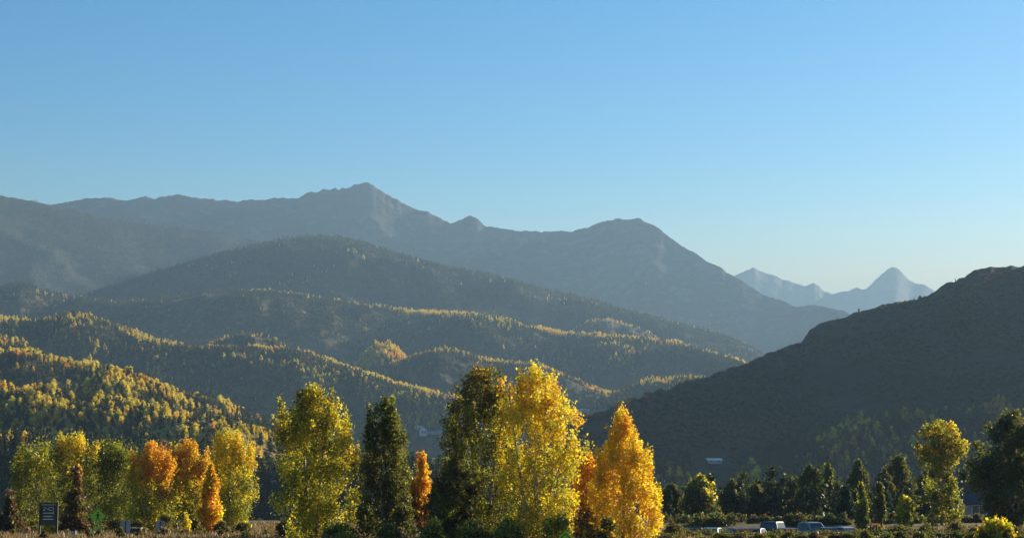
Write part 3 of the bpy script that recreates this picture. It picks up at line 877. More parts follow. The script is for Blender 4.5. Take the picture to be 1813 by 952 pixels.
KEY = ['right', 'dark_rise', 'pasture', 'knoll', 'terrace', 'spur', 'bench']
for px_, py_, wid, dep in ((1264, 818, 12, 170), (749, 770, 9, 260), (774, 768, 14, 200), (1022, 729, 22, 260)):
    p = land(px_, py_, KEY)
    if p:
        lat = np.abs(W[:, 0] - p.x * W[:, 1] / p.y)
        W = W[~((lat < wid) & (W[:, 1] < p.y + 12) & (W[:, 1] > p.y - dep))]
Wd = np.hypot(W[:, 0], W[:, 1])
Wpx = W[:, 0] / W[:, 1] * F + CX
hts = np.array([s[0] for s in spec])[W[:, 4].astype(int)] * W[:, 3]
app = hts / Wd
inside = (Wpx > 5) & (Wpx < 1808) & (W[:, 4] != 7)
order = np.argsort(-np.where(inside, app, 0))
LIM = 235
single = order[:LIM]
names = {'green': ('broadleaf_tree', 'green broadleaf tree'), 'gold': ('aspen_tree', 'yellow aspen'), 'rust': ('aspen_tree', 'rusty orange tree'),
         'spruce': ('spruce_tree', 'dark spruce'), 'scrub': ('bush', 'scrub bush')}
cache = {}
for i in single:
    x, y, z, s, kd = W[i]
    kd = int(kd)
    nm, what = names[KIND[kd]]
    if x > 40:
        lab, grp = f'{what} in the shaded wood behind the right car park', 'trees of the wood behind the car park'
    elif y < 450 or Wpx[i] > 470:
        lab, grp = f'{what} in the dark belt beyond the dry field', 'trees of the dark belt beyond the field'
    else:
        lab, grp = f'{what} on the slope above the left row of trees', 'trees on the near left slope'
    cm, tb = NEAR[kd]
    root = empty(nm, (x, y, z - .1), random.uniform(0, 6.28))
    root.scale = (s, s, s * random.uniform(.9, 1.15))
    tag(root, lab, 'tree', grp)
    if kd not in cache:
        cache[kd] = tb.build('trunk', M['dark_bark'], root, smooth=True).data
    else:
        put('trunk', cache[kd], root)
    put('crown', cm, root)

rest = np.ones(len(W), bool)
rest[single] = False
W2 = W[rest]
d2 = Wd[rest]
pcol = bpy.data.collections.new('wood_kinds')
k = 0
for store in (NEAR, FAR):
    for cm, tb in store:
        # crown and trunk joined into one mesh per kind
        v = np.empty(len(cm.vertices) * 3, np.float32)
        cm.vertices.foreach_get('co', v)
        c = np.empty(len(cm.vertices) * 4, np.float32)
        cm.color_attributes['Col'].data.foreach_get('color', c)
        nb = len(cm.polygons)
        tv = np.array([tuple(p) for p in tb.v], np.float32)
        tf_ = np.array([q for q in tb.f if len(q) == 4])
        vv = np.concatenate([v.reshape(-1, 3), tv])
        ff = np.concatenate([np.arange(nb * 4).reshape(-1, 4), tf_ + nb * 4])
        cc = np.concatenate([c.reshape(-1, 4)[:, :3], np.tile((.06, .05, .04), (len(tv), 1))])
        me = mesh_np('wood_kind', vv, ff, [M['wood_leaf'], M['dark_bark']], cc, midx=[0] * nb + [1] * len(tf_))
        pcol.objects.link(bpy.data.objects.new(f'wood_kind_{k:02d}', me))
        k += 1
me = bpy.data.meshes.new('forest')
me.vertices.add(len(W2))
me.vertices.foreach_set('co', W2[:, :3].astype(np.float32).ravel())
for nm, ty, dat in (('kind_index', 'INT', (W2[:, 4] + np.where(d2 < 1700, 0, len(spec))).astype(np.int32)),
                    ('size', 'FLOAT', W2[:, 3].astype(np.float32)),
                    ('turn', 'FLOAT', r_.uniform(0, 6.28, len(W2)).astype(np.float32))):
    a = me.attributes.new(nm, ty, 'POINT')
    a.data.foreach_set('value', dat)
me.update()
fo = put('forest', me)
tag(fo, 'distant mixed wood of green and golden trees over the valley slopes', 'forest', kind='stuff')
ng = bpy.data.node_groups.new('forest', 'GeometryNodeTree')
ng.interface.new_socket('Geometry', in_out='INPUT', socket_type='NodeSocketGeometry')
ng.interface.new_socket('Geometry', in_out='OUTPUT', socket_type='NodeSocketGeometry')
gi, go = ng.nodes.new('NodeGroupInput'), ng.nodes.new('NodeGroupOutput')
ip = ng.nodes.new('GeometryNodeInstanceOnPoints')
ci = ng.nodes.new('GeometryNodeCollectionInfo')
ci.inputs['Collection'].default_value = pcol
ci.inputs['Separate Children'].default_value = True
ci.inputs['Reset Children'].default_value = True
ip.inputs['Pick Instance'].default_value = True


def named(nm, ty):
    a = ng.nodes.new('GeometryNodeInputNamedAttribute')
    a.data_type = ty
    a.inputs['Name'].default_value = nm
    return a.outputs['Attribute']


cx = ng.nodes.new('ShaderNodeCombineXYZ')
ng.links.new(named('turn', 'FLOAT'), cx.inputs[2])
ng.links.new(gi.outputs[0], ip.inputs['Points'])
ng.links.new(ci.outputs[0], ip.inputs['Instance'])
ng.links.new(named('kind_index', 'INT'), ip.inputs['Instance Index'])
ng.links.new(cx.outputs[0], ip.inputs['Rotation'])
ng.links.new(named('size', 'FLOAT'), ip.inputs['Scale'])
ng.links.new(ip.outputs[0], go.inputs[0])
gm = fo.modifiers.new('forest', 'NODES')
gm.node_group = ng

# ------------------------------------------------------------------ low plants near the camera
def bush(label, px, top_py, hw_px, Y, pal, group, name='shrub', prof=BUSH, n_leaf=1500, leaf=.13):
    p = at(px, 900, Y)
    z = hgt(p.x, p.y)
    H = max(0.35, at(px, top_py, Y).z - z)
    root = empty(name, (p.x, p.y, z))
    tag(root, label, 'shrub', group)
    hw = hw_px / F * Y
    v, f, c, C = leaves(H, hw, prof, 26, n_leaf, leaf, pal, pal, seed=int(px * 3 + top_py), csz=.34, tall=.8)
    stem = trunk_mb(H, hw, C, int(px), .02, 6, 3, .6)
    stem.build('stem', M['dark_bark'], root)
    put('leaves', mesh_np('leaves', v, f, [M['leaf']], c), root)
    return root


OLV = [(OL, 3), (MG, 2), (BR, 1)]
TAN = [((0.34, 0.22, 0.09), 3), (OL, 1), (BR, 1)]
for px_, tp, hw_, Y_, pal in ((45, 915, 26, 138, OLV), (150, 918, 24, 136, OLV), (208, 912, 24, 134, OLV), (244, 915, 24, 130, OLV), (296, 905, 24, 132, OLV), (346, 918, 22, 128, OLV), (395, 920, 22, 126, OLV), (430, 922, 18, 128, OLV)):
    bush('low olive green shrub at the foot of the left row of trees', px_, tp, hw_, Y_, pal, 'shrubs under the left row')
for px_, tp, hw_, Y_, pal in ((508, 915, 26, 112, OLV), (600, 925, 34, 100, [(YG, 2), (MG, 3)]), (650, 880, 34, 110, [(DG, 3), (OL, 2)]), (712, 890, 34, 110, [(DG, 3), (OL, 2)]), (690, 925, 30, 100, [(MG, 2), (YG, 1), (OL, 2)]),
                              (770, 918, 30, 98, [(MG, 3), (YG, 2)]), (840, 915, 38, 98, [(MG, 3), (YG, 2), (OL, 1)]), (900, 910, 34, 98, [(YG, 3), (MG, 2)]), (985, 905, 34, 98, [(YG, 3), (YE, 2), (MG, 1)]),
                              (1040, 900, 26, 100, [(GO, 2), (RU, 2), (OL, 2)]), (1075, 915, 24, 98, [(OL, 2), (MG, 2), (GO, 1)])):
    bush('leafy shrub filling the gap between trunks of the centre trees', px_, tp, hw_, Y_, pal, 'shrubs under the centre trees', n_leaf=3000)
for px_, tp, hw_, Y_ in ((1190, 925, 30, 112), (1220, 942, 26, 120), (1318, 944, 26, 118), (1400, 941, 26, 120), (1515, 938, 30, 122),
                         (1590, 928, 32, 126), (1640, 926, 34, 128), (1690, 922, 34, 128), (1722, 930, 24, 124), (1800, 934, 30, 112)):
    bush('dull dark green shrub on the bank below the parked cars', px_, tp, hw_, Y_, [(DG, 3), (OL, 2), (BR, 2)], 'shrubs on the bank below the car park', n_leaf=2200)
for i_ in range(30):
    px_ = 1175 + i_ * 20 + random.uniform(-6, 6)
    bush('dark shrub at the foot of the trees behind the parked cars', px_, random.uniform(902, 914), random.uniform(16, 26), random.uniform(194, 207), random.choice([[(DG, 3), (OL, 1)], [(DG, 2), (BR, 1)], [(OL, 2), (DG, 2)]]),
         'shrubs under the trees behind the car park', n_leaf=900, leaf=.24)
for i_ in range(62):
    px_ = 1172 + i_ * 10.5 + random.uniform(-6, 6)
    bush('dull dark green shrub on the bank below the parked cars', px_, random.uniform(939, 949), random.uniform(18, 28), random.uniform(100, 126), random.choice([[(DG, 4), (OL, 1), (BR, 1)], [(BR, 2), (DG, 3)], [(DG, 3), (MG, 1)]]),
         'shrubs on the bank below the car park', n_leaf=1100)
bush('rusty tan shrub below the thin trees at the end of the car park', 1550, 927, 24, 130, [((0.42, 0.24, 0.08), 3), (RU, 1), (OL, 1)], None)
bush('small rusty tan shrub just left of the bigger tan one', 1527, 938, 14, 124, [((0.42, 0.24, 0.08), 3), (OL, 1)], None, n_leaf=900)
bush('bright yellow bush seen through the legs of the dark sign', 88, 924, 15, 127, [(YE, 4), (YG, 1)], None, n_leaf=1600)

for i_ in range(16):
    bush('small dull brown weed clump in the dry grass of the verge', 20 + i_ * 33 + random.uniform(-12, 12), random.uniform(932, 941), random.uniform(7, 15), random.uniform(108, 128), random.choice([[(BR, 2), (OL, 2)], [(OL, 3), (MG, 1)], [((0.34, 0.22, 0.09), 3), (BR, 1)]]),
         'weed clumps in the verge', n_leaf=600)

# dry grass on the verge
r_ = np.random.default_rng(5)
N = 90000
yy = 78 + 130 * r_.uniform(0, 1, N) ** 1.3
xx = r_.uniform(-.31, .31, N) * yy
keep = fbm(xx / 5, yy / 9, 8, 4) > -.25
uu = xx / yy * F + CX
keep &= ~((uu > 1165) & (r_.uniform(0, 1, len(uu)) < .9))
xx, yy = xx[keep], yy[keep]
N = len(xx)
zz = gz(xx, yy)
hh = r_.uniform(.08, .32, N) * (1 + .9 * fbm(xx / 3, yy / 6, 21, 3))
ww = r_.uniform(.03, .07, N)
an = r_.uniform(0, 6.28, N)
ln = r_.normal(0, .12, (N, 2))
A = np.stack([xx - ww * np.cos(an), yy - ww * np.sin(an), zz - .02], -1)
B = np.stack([xx + ww * np.cos(an), yy + ww * np.sin(an), zz - .02], -1)
Cc = np.stack([xx + ln[:, 0], yy + ln[:, 1], zz + hh], -1)
gc = pick([((0.46, 0.30, 0.12), 4), ((0.32, 0.20, 0.075), 4), ((0.18, 0.12, 0.05), 3), ((0.17, 0.16, 0.04), 3)], N, r_) * r_.uniform(.7, 1.2, N)[:, None]
o = put('dry_grass', mesh_np('dry_grass', np.stack([A, B, Cc], 1).reshape(-1, 3), np.arange(N * 3).reshape(-1, 3), [leaf_mat('dry_grass', .35)], np.repeat(gc, 3, 0)))
tag(o, 'dry tan grass covering the roadside verge', 'grass', kind='stuff')

# ------------------------------------------------------------------ signs and small things on the verge
M['dark_paint'] = mat('dark_brown_paint', (0.035, 0.026, 0.02), 0.6, var=.2, scale=6)
M['panel'] = mat('dark_green_panel', (0.025, 0.032, 0.028), 0.5, var=.2, scale=4)
M['white'] = mat('white_paint', (0.75, 0.74, 0.70), 0.5, var=.08)
M['lime'] = mat('lime_sheeting', (0.26, 0.55, 0.01), 0.35, var=.08)
M['black'] = mat('black_paint', (0.012, 0.012, 0.012), 0.5, var=.1)
M['steel'] = mat('galvanised_steel', (0.30, 0.32, 0.35), 0.55, .35, var=.15, scale=5)
M['rust_post'] = mat('rusty_post', (0.10, 0.045, 0.025), 0.8, var=.3, scale=8)
M['stone'] = mat('pale_stone', (0.55, 0.48, 0.38), 0.9, var=.25, scale=4, bump=.4)
M['metal_roof'] = mat('pale_metal_roof', (0.62, 0.66, 0.70), 0.35, .3, var=.08)
M['siding'] = mat('grey_siding', (0.36, 0.33, 0.29), 0.8, var=.12, scale=3)
M['shingle'] = mat('dark_shingles', (0.045, 0.05, 0.06), 0.75, var=.3, scale=5, bump=.3)
M['brown_wall'] = mat('brown_timber_wall', (0.15, 0.10, 0.06), 0.8, var=.25, scale=3)
M['glass'] = mat('dark_glass', (0.02, 0.025, 0.03), 0.08, var=.05, spec=.8)
M['rubber'] = mat('tyre_rubber', (0.015, 0.015, 0.015), 0.9, var=.1)
M['rim'] = mat('alloy_rim', (0.45, 0.46, 0.48), 0.3, .8, var=.05)
M['red_lamp'] = mat('red_lamp', (0.35, 0.02, 0.02), 0.25, var=.05)
M['clear_lamp'] = mat('clear_lamp', (0.65, 0.67, 0.70), 0.15, var=.05)
M['asphalt'] = mat('asphalt', (0.05, 0.05, 0.05), 0.9, var=.25, scale=2)

def pxpos(px, Y):
    p = at(px, 900, Y)
    return (p.x, p.y, hgt(p.x, p.y))


# dark two-post notice board: pale strokes as in the photo
k = 120 / F                                   # metres per photo pixel at this distance
x, y, z = pxpos(86.5, 120)
sg = empty('notice_board', (x, y, z))
tag(sg, 'dark brown two post notice board with pale lines of writing', 'sign')
for sx in (-1, 1):
    MB().box(sx * .56 - .055, sx * .56 + .055, -.06, .06, -.2, 2.16).build('post', M['dark_paint'], sg, bevel=.01)
pb = MB().box(-.50, .50, -.035, .035, .72, 2.08).build('panel', M['panel'], sg, bevel=.008)
MB().box(-.50, .50, -.05, .05, 2.085, 2.15).build('top_rail', M['dark_paint'], sg, bevel=.008)
MB().box(-.50, .50, -.05, .05, .64, .715).build('bottom_rail', M['dark_paint'], sg, bevel=.008)
lt = MB()
yf = -.038


def stroke(pts, w=.035):
    for (x0, z0), (x1, z1) in zip(pts[:-1], pts[1:]):
        d = Vector((x1 - x0, 0, z1 - z0)).normalized()
        n = Vector((-d.z, 0, d.x)) * (w / 2)
        a_, b_ = Vector((x0, yf, z0)), Vector((x1, yf, z1))
        q = [a_ - n, b_ - n, b_ + n, a_ + n]
        lt.add(q + [p + Vector((0, .004, 0)) for p in q], [(0, 1, 2, 3), (7, 6, 5, 4), (0, 4, 5, 1), (1, 5, 6, 2), (2, 6, 7, 3), (3, 7, 4, 0)])


stroke([(-.48, 1.99), (.44, 1.99)], .025)                                     # rule along the top
stroke([(.16 + .16 * math.cos(t), 1.73 + .11 * math.sin(t)) for t in np.linspace(0, 2 * math.pi, 17)], .03)   # the O
stroke([(-.36, 1.64), (-.22, 1.65)], .05)
stroke([(-.36, 1.80), (-.20, 1.80), (-.02, 1.66)], .025)
stroke([(-.36, 1.45), (.32, 1.45)], .04)
stroke([(.32, 1.55), (.32, 1.36)], .025)
stroke([(-.34, 1.24), (.26, 1.24)], .05)
stroke([(-.36, 1.05), (.34, 1.05)], .045)
lt.build('lettering', M['white'], sg)


def diamond(name, label, px, Y, zc, side, flip=False):
    x, y, z = pxpos(px, Y)
    r = empty(name, (x, y, z))
    tag(r, label, 'sign')
    h = side / math.sqrt(2)
    MB().box(-.025, .025, .012, .062, -.2, zc + h * .8).build('post', M['rust_post'], r)
    MB().prism([(0, zc - h), (h, zc), (0, zc + h), (-h, zc)], -.006, .006).build('plate', M['lime'], r, bevel=.002)
    b = MB()
    for q in range(4):                           # black border line set in from the edge
        a0, a1 = q * math.pi / 2, (q + 1) * math.pi / 2
        p0 = [(math.cos(a) * h * f, zc + math.sin(a) * h * f) for a, f in ((a0, .93), (a1, .93), (a1, .89), (a0, .89))]
        b.prism(p0[::-1] if False else p0, -.0085, -.0065)
    b.build('border', M['black'], r)
    s = MB()                                     # walking figure
    w = h
    s.prism([(w * (.02 + .10 * math.cos(t)), zc + w * (.46 + .10 * math.sin(t))) for t in np.linspace(0, 2 * math.pi, 12)[:-1]], -.009, -.0065)
    s.prism([(w * -.10, zc - w * .08), (w * .12, zc - w * .08), (w * .13, zc + w * .32), (w * -.08, zc + w * .32)], -.0092, -.0065)
    s.prism([(w * -.10, zc - w * .09), (w * -.24, zc - w * .50), (w * -.12, zc - w * .50), (w * .03, zc - w * .09)], -.0094, -.0065)
    s.prism([(w * .03, zc - w * .10), (w * .12, zc - w * .50), (w * .24, zc - w * .50), (w * .12, zc - w * .10)], -.0094, -.0065)
    s.prism([(w * .13, zc + w * .28), (w * .30, zc + w * .05), (w * .25, zc + w * .0), (w * .12, zc + w * .16)], -.0096, -.0065)
    s.prism([(w * -.08, zc + w * .28), (w * -.27, zc + w * .08), (w * -.22, zc + w * .03), (w * -.08, zc + w * .17)], -.0096, -.0065)
    s.build('walker_symbol', M['black'], r)
    return r


dg = diamond('warning_sign', 'lime green diamond warning sign with a dark walker in front of the left trees', 173.5, 120, 1.28, .76)
pq = MB().box(-.28, .28, -.006, .006, .30, .58)
pq = pq.build('plaque', M['lime'], dg, bevel=.002)
ar = MB().prism([(.20, .54), (.02, .42), (.06, .42), (-.06, .36), (-.02, .32), (.10, .39), (.10, .35)][::-1], -.009, -.0065)
ar.build('arrow_symbol', M['black'], pq)
diamond('warning_sign', 'lime green diamond warning sign whose tip shows below the tall yellow poplar', 1001, 30, 1.05, .75)

for px_, w_, h_, zc, lab in ((223, .62, .84, .62, 'larger grey back of a road sign on a rusty post, nearer the green diamond'),
                             (285, .55, .62, .66, 'smaller grey back of a road sign in front of the orange trees')):
    x, y, z = pxpos(px_, 118)
    r = empty('road_sign', (x, y, z), .12)
    tag(r, lab, 'sign')
    c = .06
    ol = [(-w_ / 2 + c, zc - h_ / 2), (w_ / 2 - c, zc - h_ / 2), (w_ / 2, zc - h_ / 2 + c), (w_ / 2, zc + h_ / 2 - c), (w_ / 2 - c, zc + h_ / 2), (-w_ / 2 + c, zc + h_ / 2), (-w_ / 2, zc + h_ / 2 - c), (-w_ / 2, zc - h_ / 2 + c)]
    MB().prism(ol, -.004, .004).build('plate', M['steel'], r)
    MB().box(-.03, .03, -.065, -.008, -.2, zc + h_ * .42).build('post', M['rust_post'], r)
    for q in (-1, 1):
        MB().box(-w_ * .42, w_ * .42, -.03, -.0045, zc + q * h_ * .28 - .025, zc + q * h_ * .28 + .025).build('brace', M['steel'], r)

x, y, z = pxpos(131, 116)
r = empty('utility_post', (x, y, z))
tag(r, 'small grey utility marker on a short post at the edge of the grass', 'marker')
MB().box(-.17, .17, -.05, .05, .14, .42).build('box', M['steel'], r, bevel=.03)
MB().box(-.04, .04, -.03, .03, -.15, .138).build('post', M['rust_post'], r)
x, y, z = pxpos(242, 124)
r = empty('utility_box', (x, y, z))
tag(r, 'low dark box with a pale lid between the two grey signs', 'box')
MB().box(-.36, .36, -.25, .25, -.1, .40).build('body', M['dark_paint'], r, bevel=.03)
MB().box(-.40, .40, -.29, .29, .402, .46).build('lid', M['stone'], r, bevel=.012)
x, y, z = pxpos(160, 123)
me = bpy.data.meshes.new('boulder')
bm_ = MB()
bs = []
for a in range(6):
    for b in range(10):
        th, ph = math.pi * (a + .5) / 6, 2 * math.pi * b / 10
        rr = .24 * (1 + .28 * float(perlin(np.array([math.cos(ph) * 1.4 + a]), np.array([math.sin(ph) * 1.4]), 4)[0]))
        bs.append((rr * math.sin(th) * math.cos(ph) * 1.25, rr * math.sin(th) * math.sin(ph), .12 + rr * math.cos(th) * .9))
bm_.add(bs, [(a * 10 + b, (a + 1) * 10 + b, (a + 1) * 10 + (b + 1) % 10, a * 10 + (b + 1) % 10) for a in range(5) for b in range(10)] + [tuple(range(10)), tuple(range(59, 49, -1))])
o = bm_.build('boulder', M['stone'], None, (x, y, z))
tag(o, 'pale sunlit boulder in the grass left of the green diamond sign', 'boulder')

# ------------------------------------------------------------------ car park
lot = [(1200, 144), (1548, 144), (1528, 184), (1216, 184)]
lp = [pxpos(a, b) for a, b in lot]
mb = MB()
g = 14
vs = []
for a in range(g + 1):
    for b in range(g + 1):
        p0 = Vector(lp[0]).lerp(Vector(lp[1]), a / g)
        p1 = Vector(lp[3]).lerp(Vector(lp[2]), a / g)
        p = p0.lerp(p1, b / g)
        vs.append((p.x, p.y, hgt(p.x, p.y) + .03))
mb.add(vs, [(a * (g + 1) + b, (a + 1) * (g + 1) + b, (a + 1) * (g + 1) + b + 1, a * (g + 1) + b + 1) for a in range(g) for b in range(g)])
tag(mb.build('car_park', M['asphalt']), 'dark asphalt car park lying below the bank on the right', 'car park', kind='structure')


def car(label, px, Y, yaw, paint, kind='car'):
    x, y, z = pxpos(px, Y)
    r = empty('parked_' + kind, (x, y, z + .035), yaw)
    tag(r, label, kind, None)
    L, Wd_, H = {'car': (4.5, 1.8, 1.46), 'van': (4.9, 1.95, 1.85), 'truck': (5.5, 1.95, 1.85)}[kind]
    hl, hw = L / 2, Wd_ / 2
    if kind == 'car':
        low = [(-hl, .35), (-hl + .1, .25), (hl - .1, .25), (hl, .40), (hl - .05, .68), (hl - .9, .86), (-hl + .55, .93), (-hl + .03, .88)]
        cab = [(-hl + .55, .935), (hl - .95, .865), (hl - 1.75, H - .05), (hl - 2.2, H), (-hl + 1.45, H), (-hl + .95, H - .1)]
    elif kind == 'van':
        low = [(-hl, .4), (-hl + .1, .28), (hl - .1, .28), (hl, .45), (hl - .05, .85), (hl - .8, 1.02), (-hl + .02, 1.06)]
        cab = [(-hl + .02, 1.065), (hl - .85, 1.025), (hl - 1.5, H - .06), (hl - 2.0, H), (-hl + .4, H), (-hl + .15, H - .1)]
    else:
        low = [(-hl, .5), (-hl + .1, .38), (hl - .1, .38), (hl, .52), (hl - .04, .95), (hl - 1.2, 1.08), (-hl, 1.06)]
        cab = [(-hl + 2.0, 1.065), (hl - 1.25, 1.082), (hl - 1.85, H - .05), (hl - 2.2, H), (-hl + 2.25, H), (-hl + 2.05, H - .1)]
    b = MB().prism(low, -hw, hw)
    n0 = len(b.v)
    b.prism(cab, -hw * .94, hw * .94)
    top = max(q[1] for q in cab)
    base = min(q[1] for q in cab)
    b.v = [(vx, vy * (1 - .20 * max(0, (vz - base) / (top - base))) if i >= n0 else vy, vz) for i, (vx, vy, vz) in enumerate(b.v)]
    b.build('body', paint, r, bevel=.06, smooth=False)
    cx_ = sum(q[0] for q in cab) / len(cab)
    for sgn in (-1, 1):                          # side windows set proud of the cabin side
        m0 = [(cx_ + (q[0] - cx_) * .86, base + .05 + (q[1] - base) * .80) for q in cab]
        yy0 = lambda zz: sgn * (hw * .94 * (1 - .20 * (zz - base) / (top - base)) + .004)
        v = [(a, yy0(c_), c_) for a, c_ in m0] + [(a, yy0(c_) - sgn * .012, c_) for a, c_ in m0]
        n = len(m0)
        MB().add(v, [tuple(range(n)), tuple(range(2 * n - 1, n - 1, -1))] + [(i, i + n, (i + 1) % n + n, (i + 1) % n) for i in range(n)]).build('side_window', M['glass'], r)
    for (a, b_) in ((cab[1], cab[2]), (cab[-1], cab[0])):
        d = Vector((b_[0] - a[0], 0, b_[1] - a[1]))
        nrm = Vector((d.z, 0, -d.x)).normalized() * .006
        q0, q1 = Vector((a[0], 0, a[1])) + d * .12 + nrm, Vector((a[0], 0, a[1])) + d * .88 + nrm
        w0 = hw * .94 * (1 - .2 * (q0.z - base) / (top - base)) - .1
        w1 = hw * .94 * (1 - .2 * (q1.z - base) / (top - base)) - .1
        v = [q0 + Vector((0, -w0, 0)), q0 + Vector((0, w0, 0)), q1 + Vector((0, w1, 0)), q1 + Vector((0, -w1, 0))]
        v += [p - nrm * 1.6 for p in v]
        MB().add(v, [(0, 1, 2, 3), (7, 6, 5, 4), (0, 4, 5, 1), (1, 5, 6, 2), (2, 6, 7, 3), (3, 7, 4, 0)]).build('windscreen', M['glass'], r)
    for wx in (-hl + .85, hl - .88):
        for sgn in (-1, 1):
            wr = .33 if kind == 'car' else .37
            w = MB().tube([(wx, sgn * (hw - .2), wr), (wx, sgn * (hw + .015), wr)], wr, 20).build('wheel', M['rubber'], r)
            MB().tube([(wx, sgn * (hw + .016), wr), (wx, sgn * (hw + .03), wr)], wr * .62, 14).build('rim', M['rim'], w)
    for sgn in (-1, 1):
        zl = .62 if kind == 'car' else .8
        MB().box(hl - .10, hl + .01, sgn * hw * .72 - .17, sgn * hw * .72 + .17, zl - .07, zl + .06).build('headlight', M['clear_lamp'], r)
        MB().box(-hl - .012, -hl + .06, sgn * hw * .78 - .13, sgn * hw * .78 + .13, zl + .0, zl + .16).build('tail_light', M['red_lamp'], r)
    return r


def paint(name, c):
    m = mat(name, c, .38, .1, var=.04, spec=.4)
    m.node_tree.nodes['Principled BSDF'].inputs['Coat Weight'].default_value = .15
    return m


P_ = {'grey': paint('grey_car_paint', (.05, .055, .06)), 'silver': paint('silver_car_paint', (.26, .27, .28)), 'white': paint('white_car_paint', (.45, .45, .45)), 'dark': paint('dark_blue_car_paint', (.015, .02, .03)),
      'black': paint('black_car_paint', (.015, .015, .017))}
car('dark grey car parked at the left end of the car park', 1228, 158, .35, P_['grey'])
car('silver car parked second from the left end of the car park', 1262, 166, 1.25, P_['silver'])
car('black car parked third from the left end of the car park', 1300, 160, 1.9, P_['black'])
car('dark blue car with its rear turned to the bank, left of the van', 1338, 164, 1.2, P_['dark'])
car('black van standing tallest among the parked cars', 1370, 178, 1.2, P_['black'], 'van')
car('grey car with its front turned to the bank, right of the van', 1396, 164, -1.3, P_['grey'])
car('silver pickup truck in the right half of the car park', 1432, 172, -1.1, P_['silver'], 'truck')
car('dark blue car right of the silver pickup truck', 1462, 164, -1.2, P_['dark'])
car('white car parked at the right end of the car park', 1496, 168, -1.0, P_['white'])

# ------------------------------------------------------------------ houses
def window(parent, x0, x1, z0, z1, y, out=-1):
    f_ = MB()
    t = .07
    y0, y1 = (y - .05, y - .004)
    f_.box(x0, x1, y0, y1, z0, z0 + t).box(x0, x1, y0, y1, z1 - t, z1).box(x0, x0 + t, y0, y1, z0 + t, z1 - t).box(x1 - t, x1, y0, y1, z0 + t, z1 - t)
    f_.box((x0 + x1) / 2 - .025, (x0 + x1) / 2 + .025, y0, y1, z0 + t, z1 - t)
    w = f_.build('window', M['white'], parent)
    g_ = MB()
    g_.box(x0 + t, (x0 + x1) / 2 - .025, y - .02, y - .006, z0 + t, z1 - t).box((x0 + x1) / 2 + .025, x1 - t, y - .02, y - .006, z0 + t, z1 - t)
    g_.build('pane', M['glass'], w)
    return w


def house(name, label, loc, w, d, h, rise, wallm, roofm, rz=0.0, over=.4, wins=((-.3, .3),), ridge='x', chimney=False, cat='house'):
    """gabled house, front towards -y; ridge along x or y"""
    r = empty(name, loc, rz)
    tag(r, label, cat)
    b = MB()
    if ridge == 'x':
        b.prism_x([(-d / 2, -1.0), (d / 2, -1.0), (d / 2, h), (0, h + rise), (-d / 2, h)], -w / 2, w / 2)
    else:
        b.prism([(-w / 2, -1.0), (w / 2, -1.0), (w / 2, h), (0, h + rise), (-w / 2, h)], -d / 2, d / 2)
    b.build('wall', wallm, r)
    ro = MB()
    th = .14
    if ridge == 'x':
        s_ = rise / (d / 2)
        e = d / 2 + over
        ro.prism_x([(-e, h - s_ * over + .01), (0, h + rise + .01), (e, h - s_ * over + .01), (e, h - s_ * over + th), (0, h + rise + th + .02), (-e, h - s_ * over + th)], -w / 2 - over, w / 2 + over)
    else:
        s_ = rise / (w / 2)
        e = w / 2 + over
        ro.prism([(-e, h - s_ * over + .01), (0, h + rise + .01), (e, h - s_ * over + .01), (e, h - s_ * over + th), (0, h + rise + th + .02), (-e, h - s_ * over + th)], -d / 2 - over, d / 2 + over)
    rf = ro.build('roof', roofm, r)
    if chimney:
        MB().box(w * .2, w * .2 + .6, -.3, .3, h + rise * .6, h + rise + .8).build('chimney', wallm, rf)
    for a, c in wins:
        window(r, a * w, c * w, h * .38, h * .85, -d / 2)
    return r


x, y, z = pxpos(1722, 214)
hs_ = house('house', 'small house with dark steep roof and one front window beside the top heavy tree', (x, y, z), 3.2, 6.0, 2.35, 2.1, M['siding'], M['shingle'], .05, .45, ((-.32, .22),), 'x')
wg = MB().prism([(1.75, 2.95), (4.9, 3.0), (3.9, 4.15), (3.2, 4.2)], -2.2, 3.0)
wg.build('side_roof', M['metal_roof'], hs_)
MB().box(2.2, 4.5, -1.9, 2.7, -1, 2.94).build('side_wing', M['brown_wall'], hs_)
x, y, z = pxpos(1800, 232)
house('house', 'house with a pale metal roof mostly hidden by the big dark round tree', (x, y, z), 6.5, 6, 2.6, 1.4, M['brown_wall'], M['metal_roof'], -.3, .5, ((-.35, -.1), (.1, .35)), 'x')

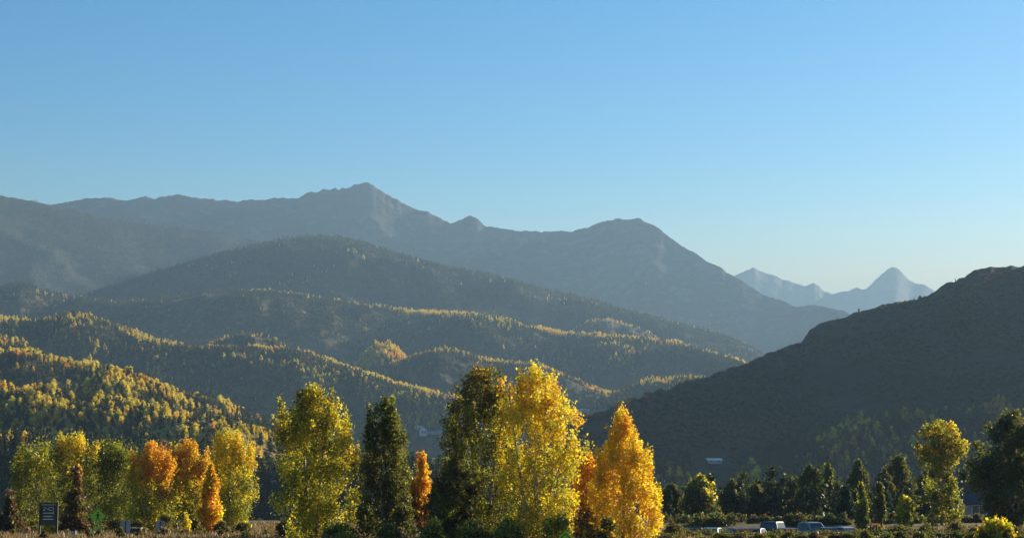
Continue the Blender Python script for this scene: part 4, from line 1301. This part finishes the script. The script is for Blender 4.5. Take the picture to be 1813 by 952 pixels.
KEY = ['right', 'dark_rise', 'pasture', 'knoll', 'terrace', 'spur', 'bench']
p = land(1264, 818, ['right'])
if p:
    house('barn', 'long low barn with a bright pale metal roof alone on the dark wooded hillside', (p.x, p.y, p.z - .2), 7 * p.y / 900, 5, 1.3 * p.y / 900, .9, M['siding'], M['metal_roof'], .12, .5, ((-.4, -.2), (.15, .38)), 'x', cat='barn')
for px_, py_, w_, h_, rise_, lab in ((749, 770, 5.5, 4.2, 2.0, 'tallest white valley house between the dark poplars'),
                                     (740, 758, 2.2, 2.0, .9, 'left of two tiny white sheds above the white valley house'),
                                     (746, 759, 2.2, 2.0, .9, 'right of two tiny white sheds above the white valley house'),
                                     (774, 768, 14, 1.6, .6, 'low grey valley building right of the white house')):
    p = land(px_, py_, KEY)
    if p:
        house('house' if w_ > 4 else 'shed', lab, (p.x, p.y, p.z), w_ * p.y / 1500, w_ * .8 * p.y / 1500, h_ * p.y / 1500, rise_ * p.y / 1500, M['white'] if w_ < 10 else M['steel'], M['metal_roof'], .3, .4,
              ((-.3, -.05), (.1, .35)), 'y' if w_ < 10 else 'x', cat='house' if w_ > 4 else 'shed')
p = land(1022, 729, KEY)
if p:
    house('hall', 'long flat pale roofed building in the valley right of the yellow poplar', (p.x, p.y, p.z), 40 / F * p.y, 22, 2.6, 1.4, M['steel'], M['metal_roof'], .05, .5, ((-.4, -.2), (-.1, .1), (.2, .4)), 'x', cat='hall')

# ------------------------------------------------------------------ haze
ZT = 1560
hb = MB().box(-27000, 27000, -4500, 27000, -9, ZT)
hm, hn_, hl_ = new_mat('haze')
hn_.remove(hn_['Principled BSDF'])
pv = hn_.new('ShaderNodeVolumePrincipled')
pv.inputs['Color'].default_value = (*HAZE_COL, 1)
pv.inputs['Density'].default_value = HAZE_SIGMA
pv.inputs['Anisotropy'].default_value = HAZE_G
hl_.new(pv.outputs[0], hn_['Material Output'].inputs['Volume'])
hz = hb.build('haze', hm)
tag(hz, 'thin blue afternoon haze filling the valley air', 'haze', kind='stuff')
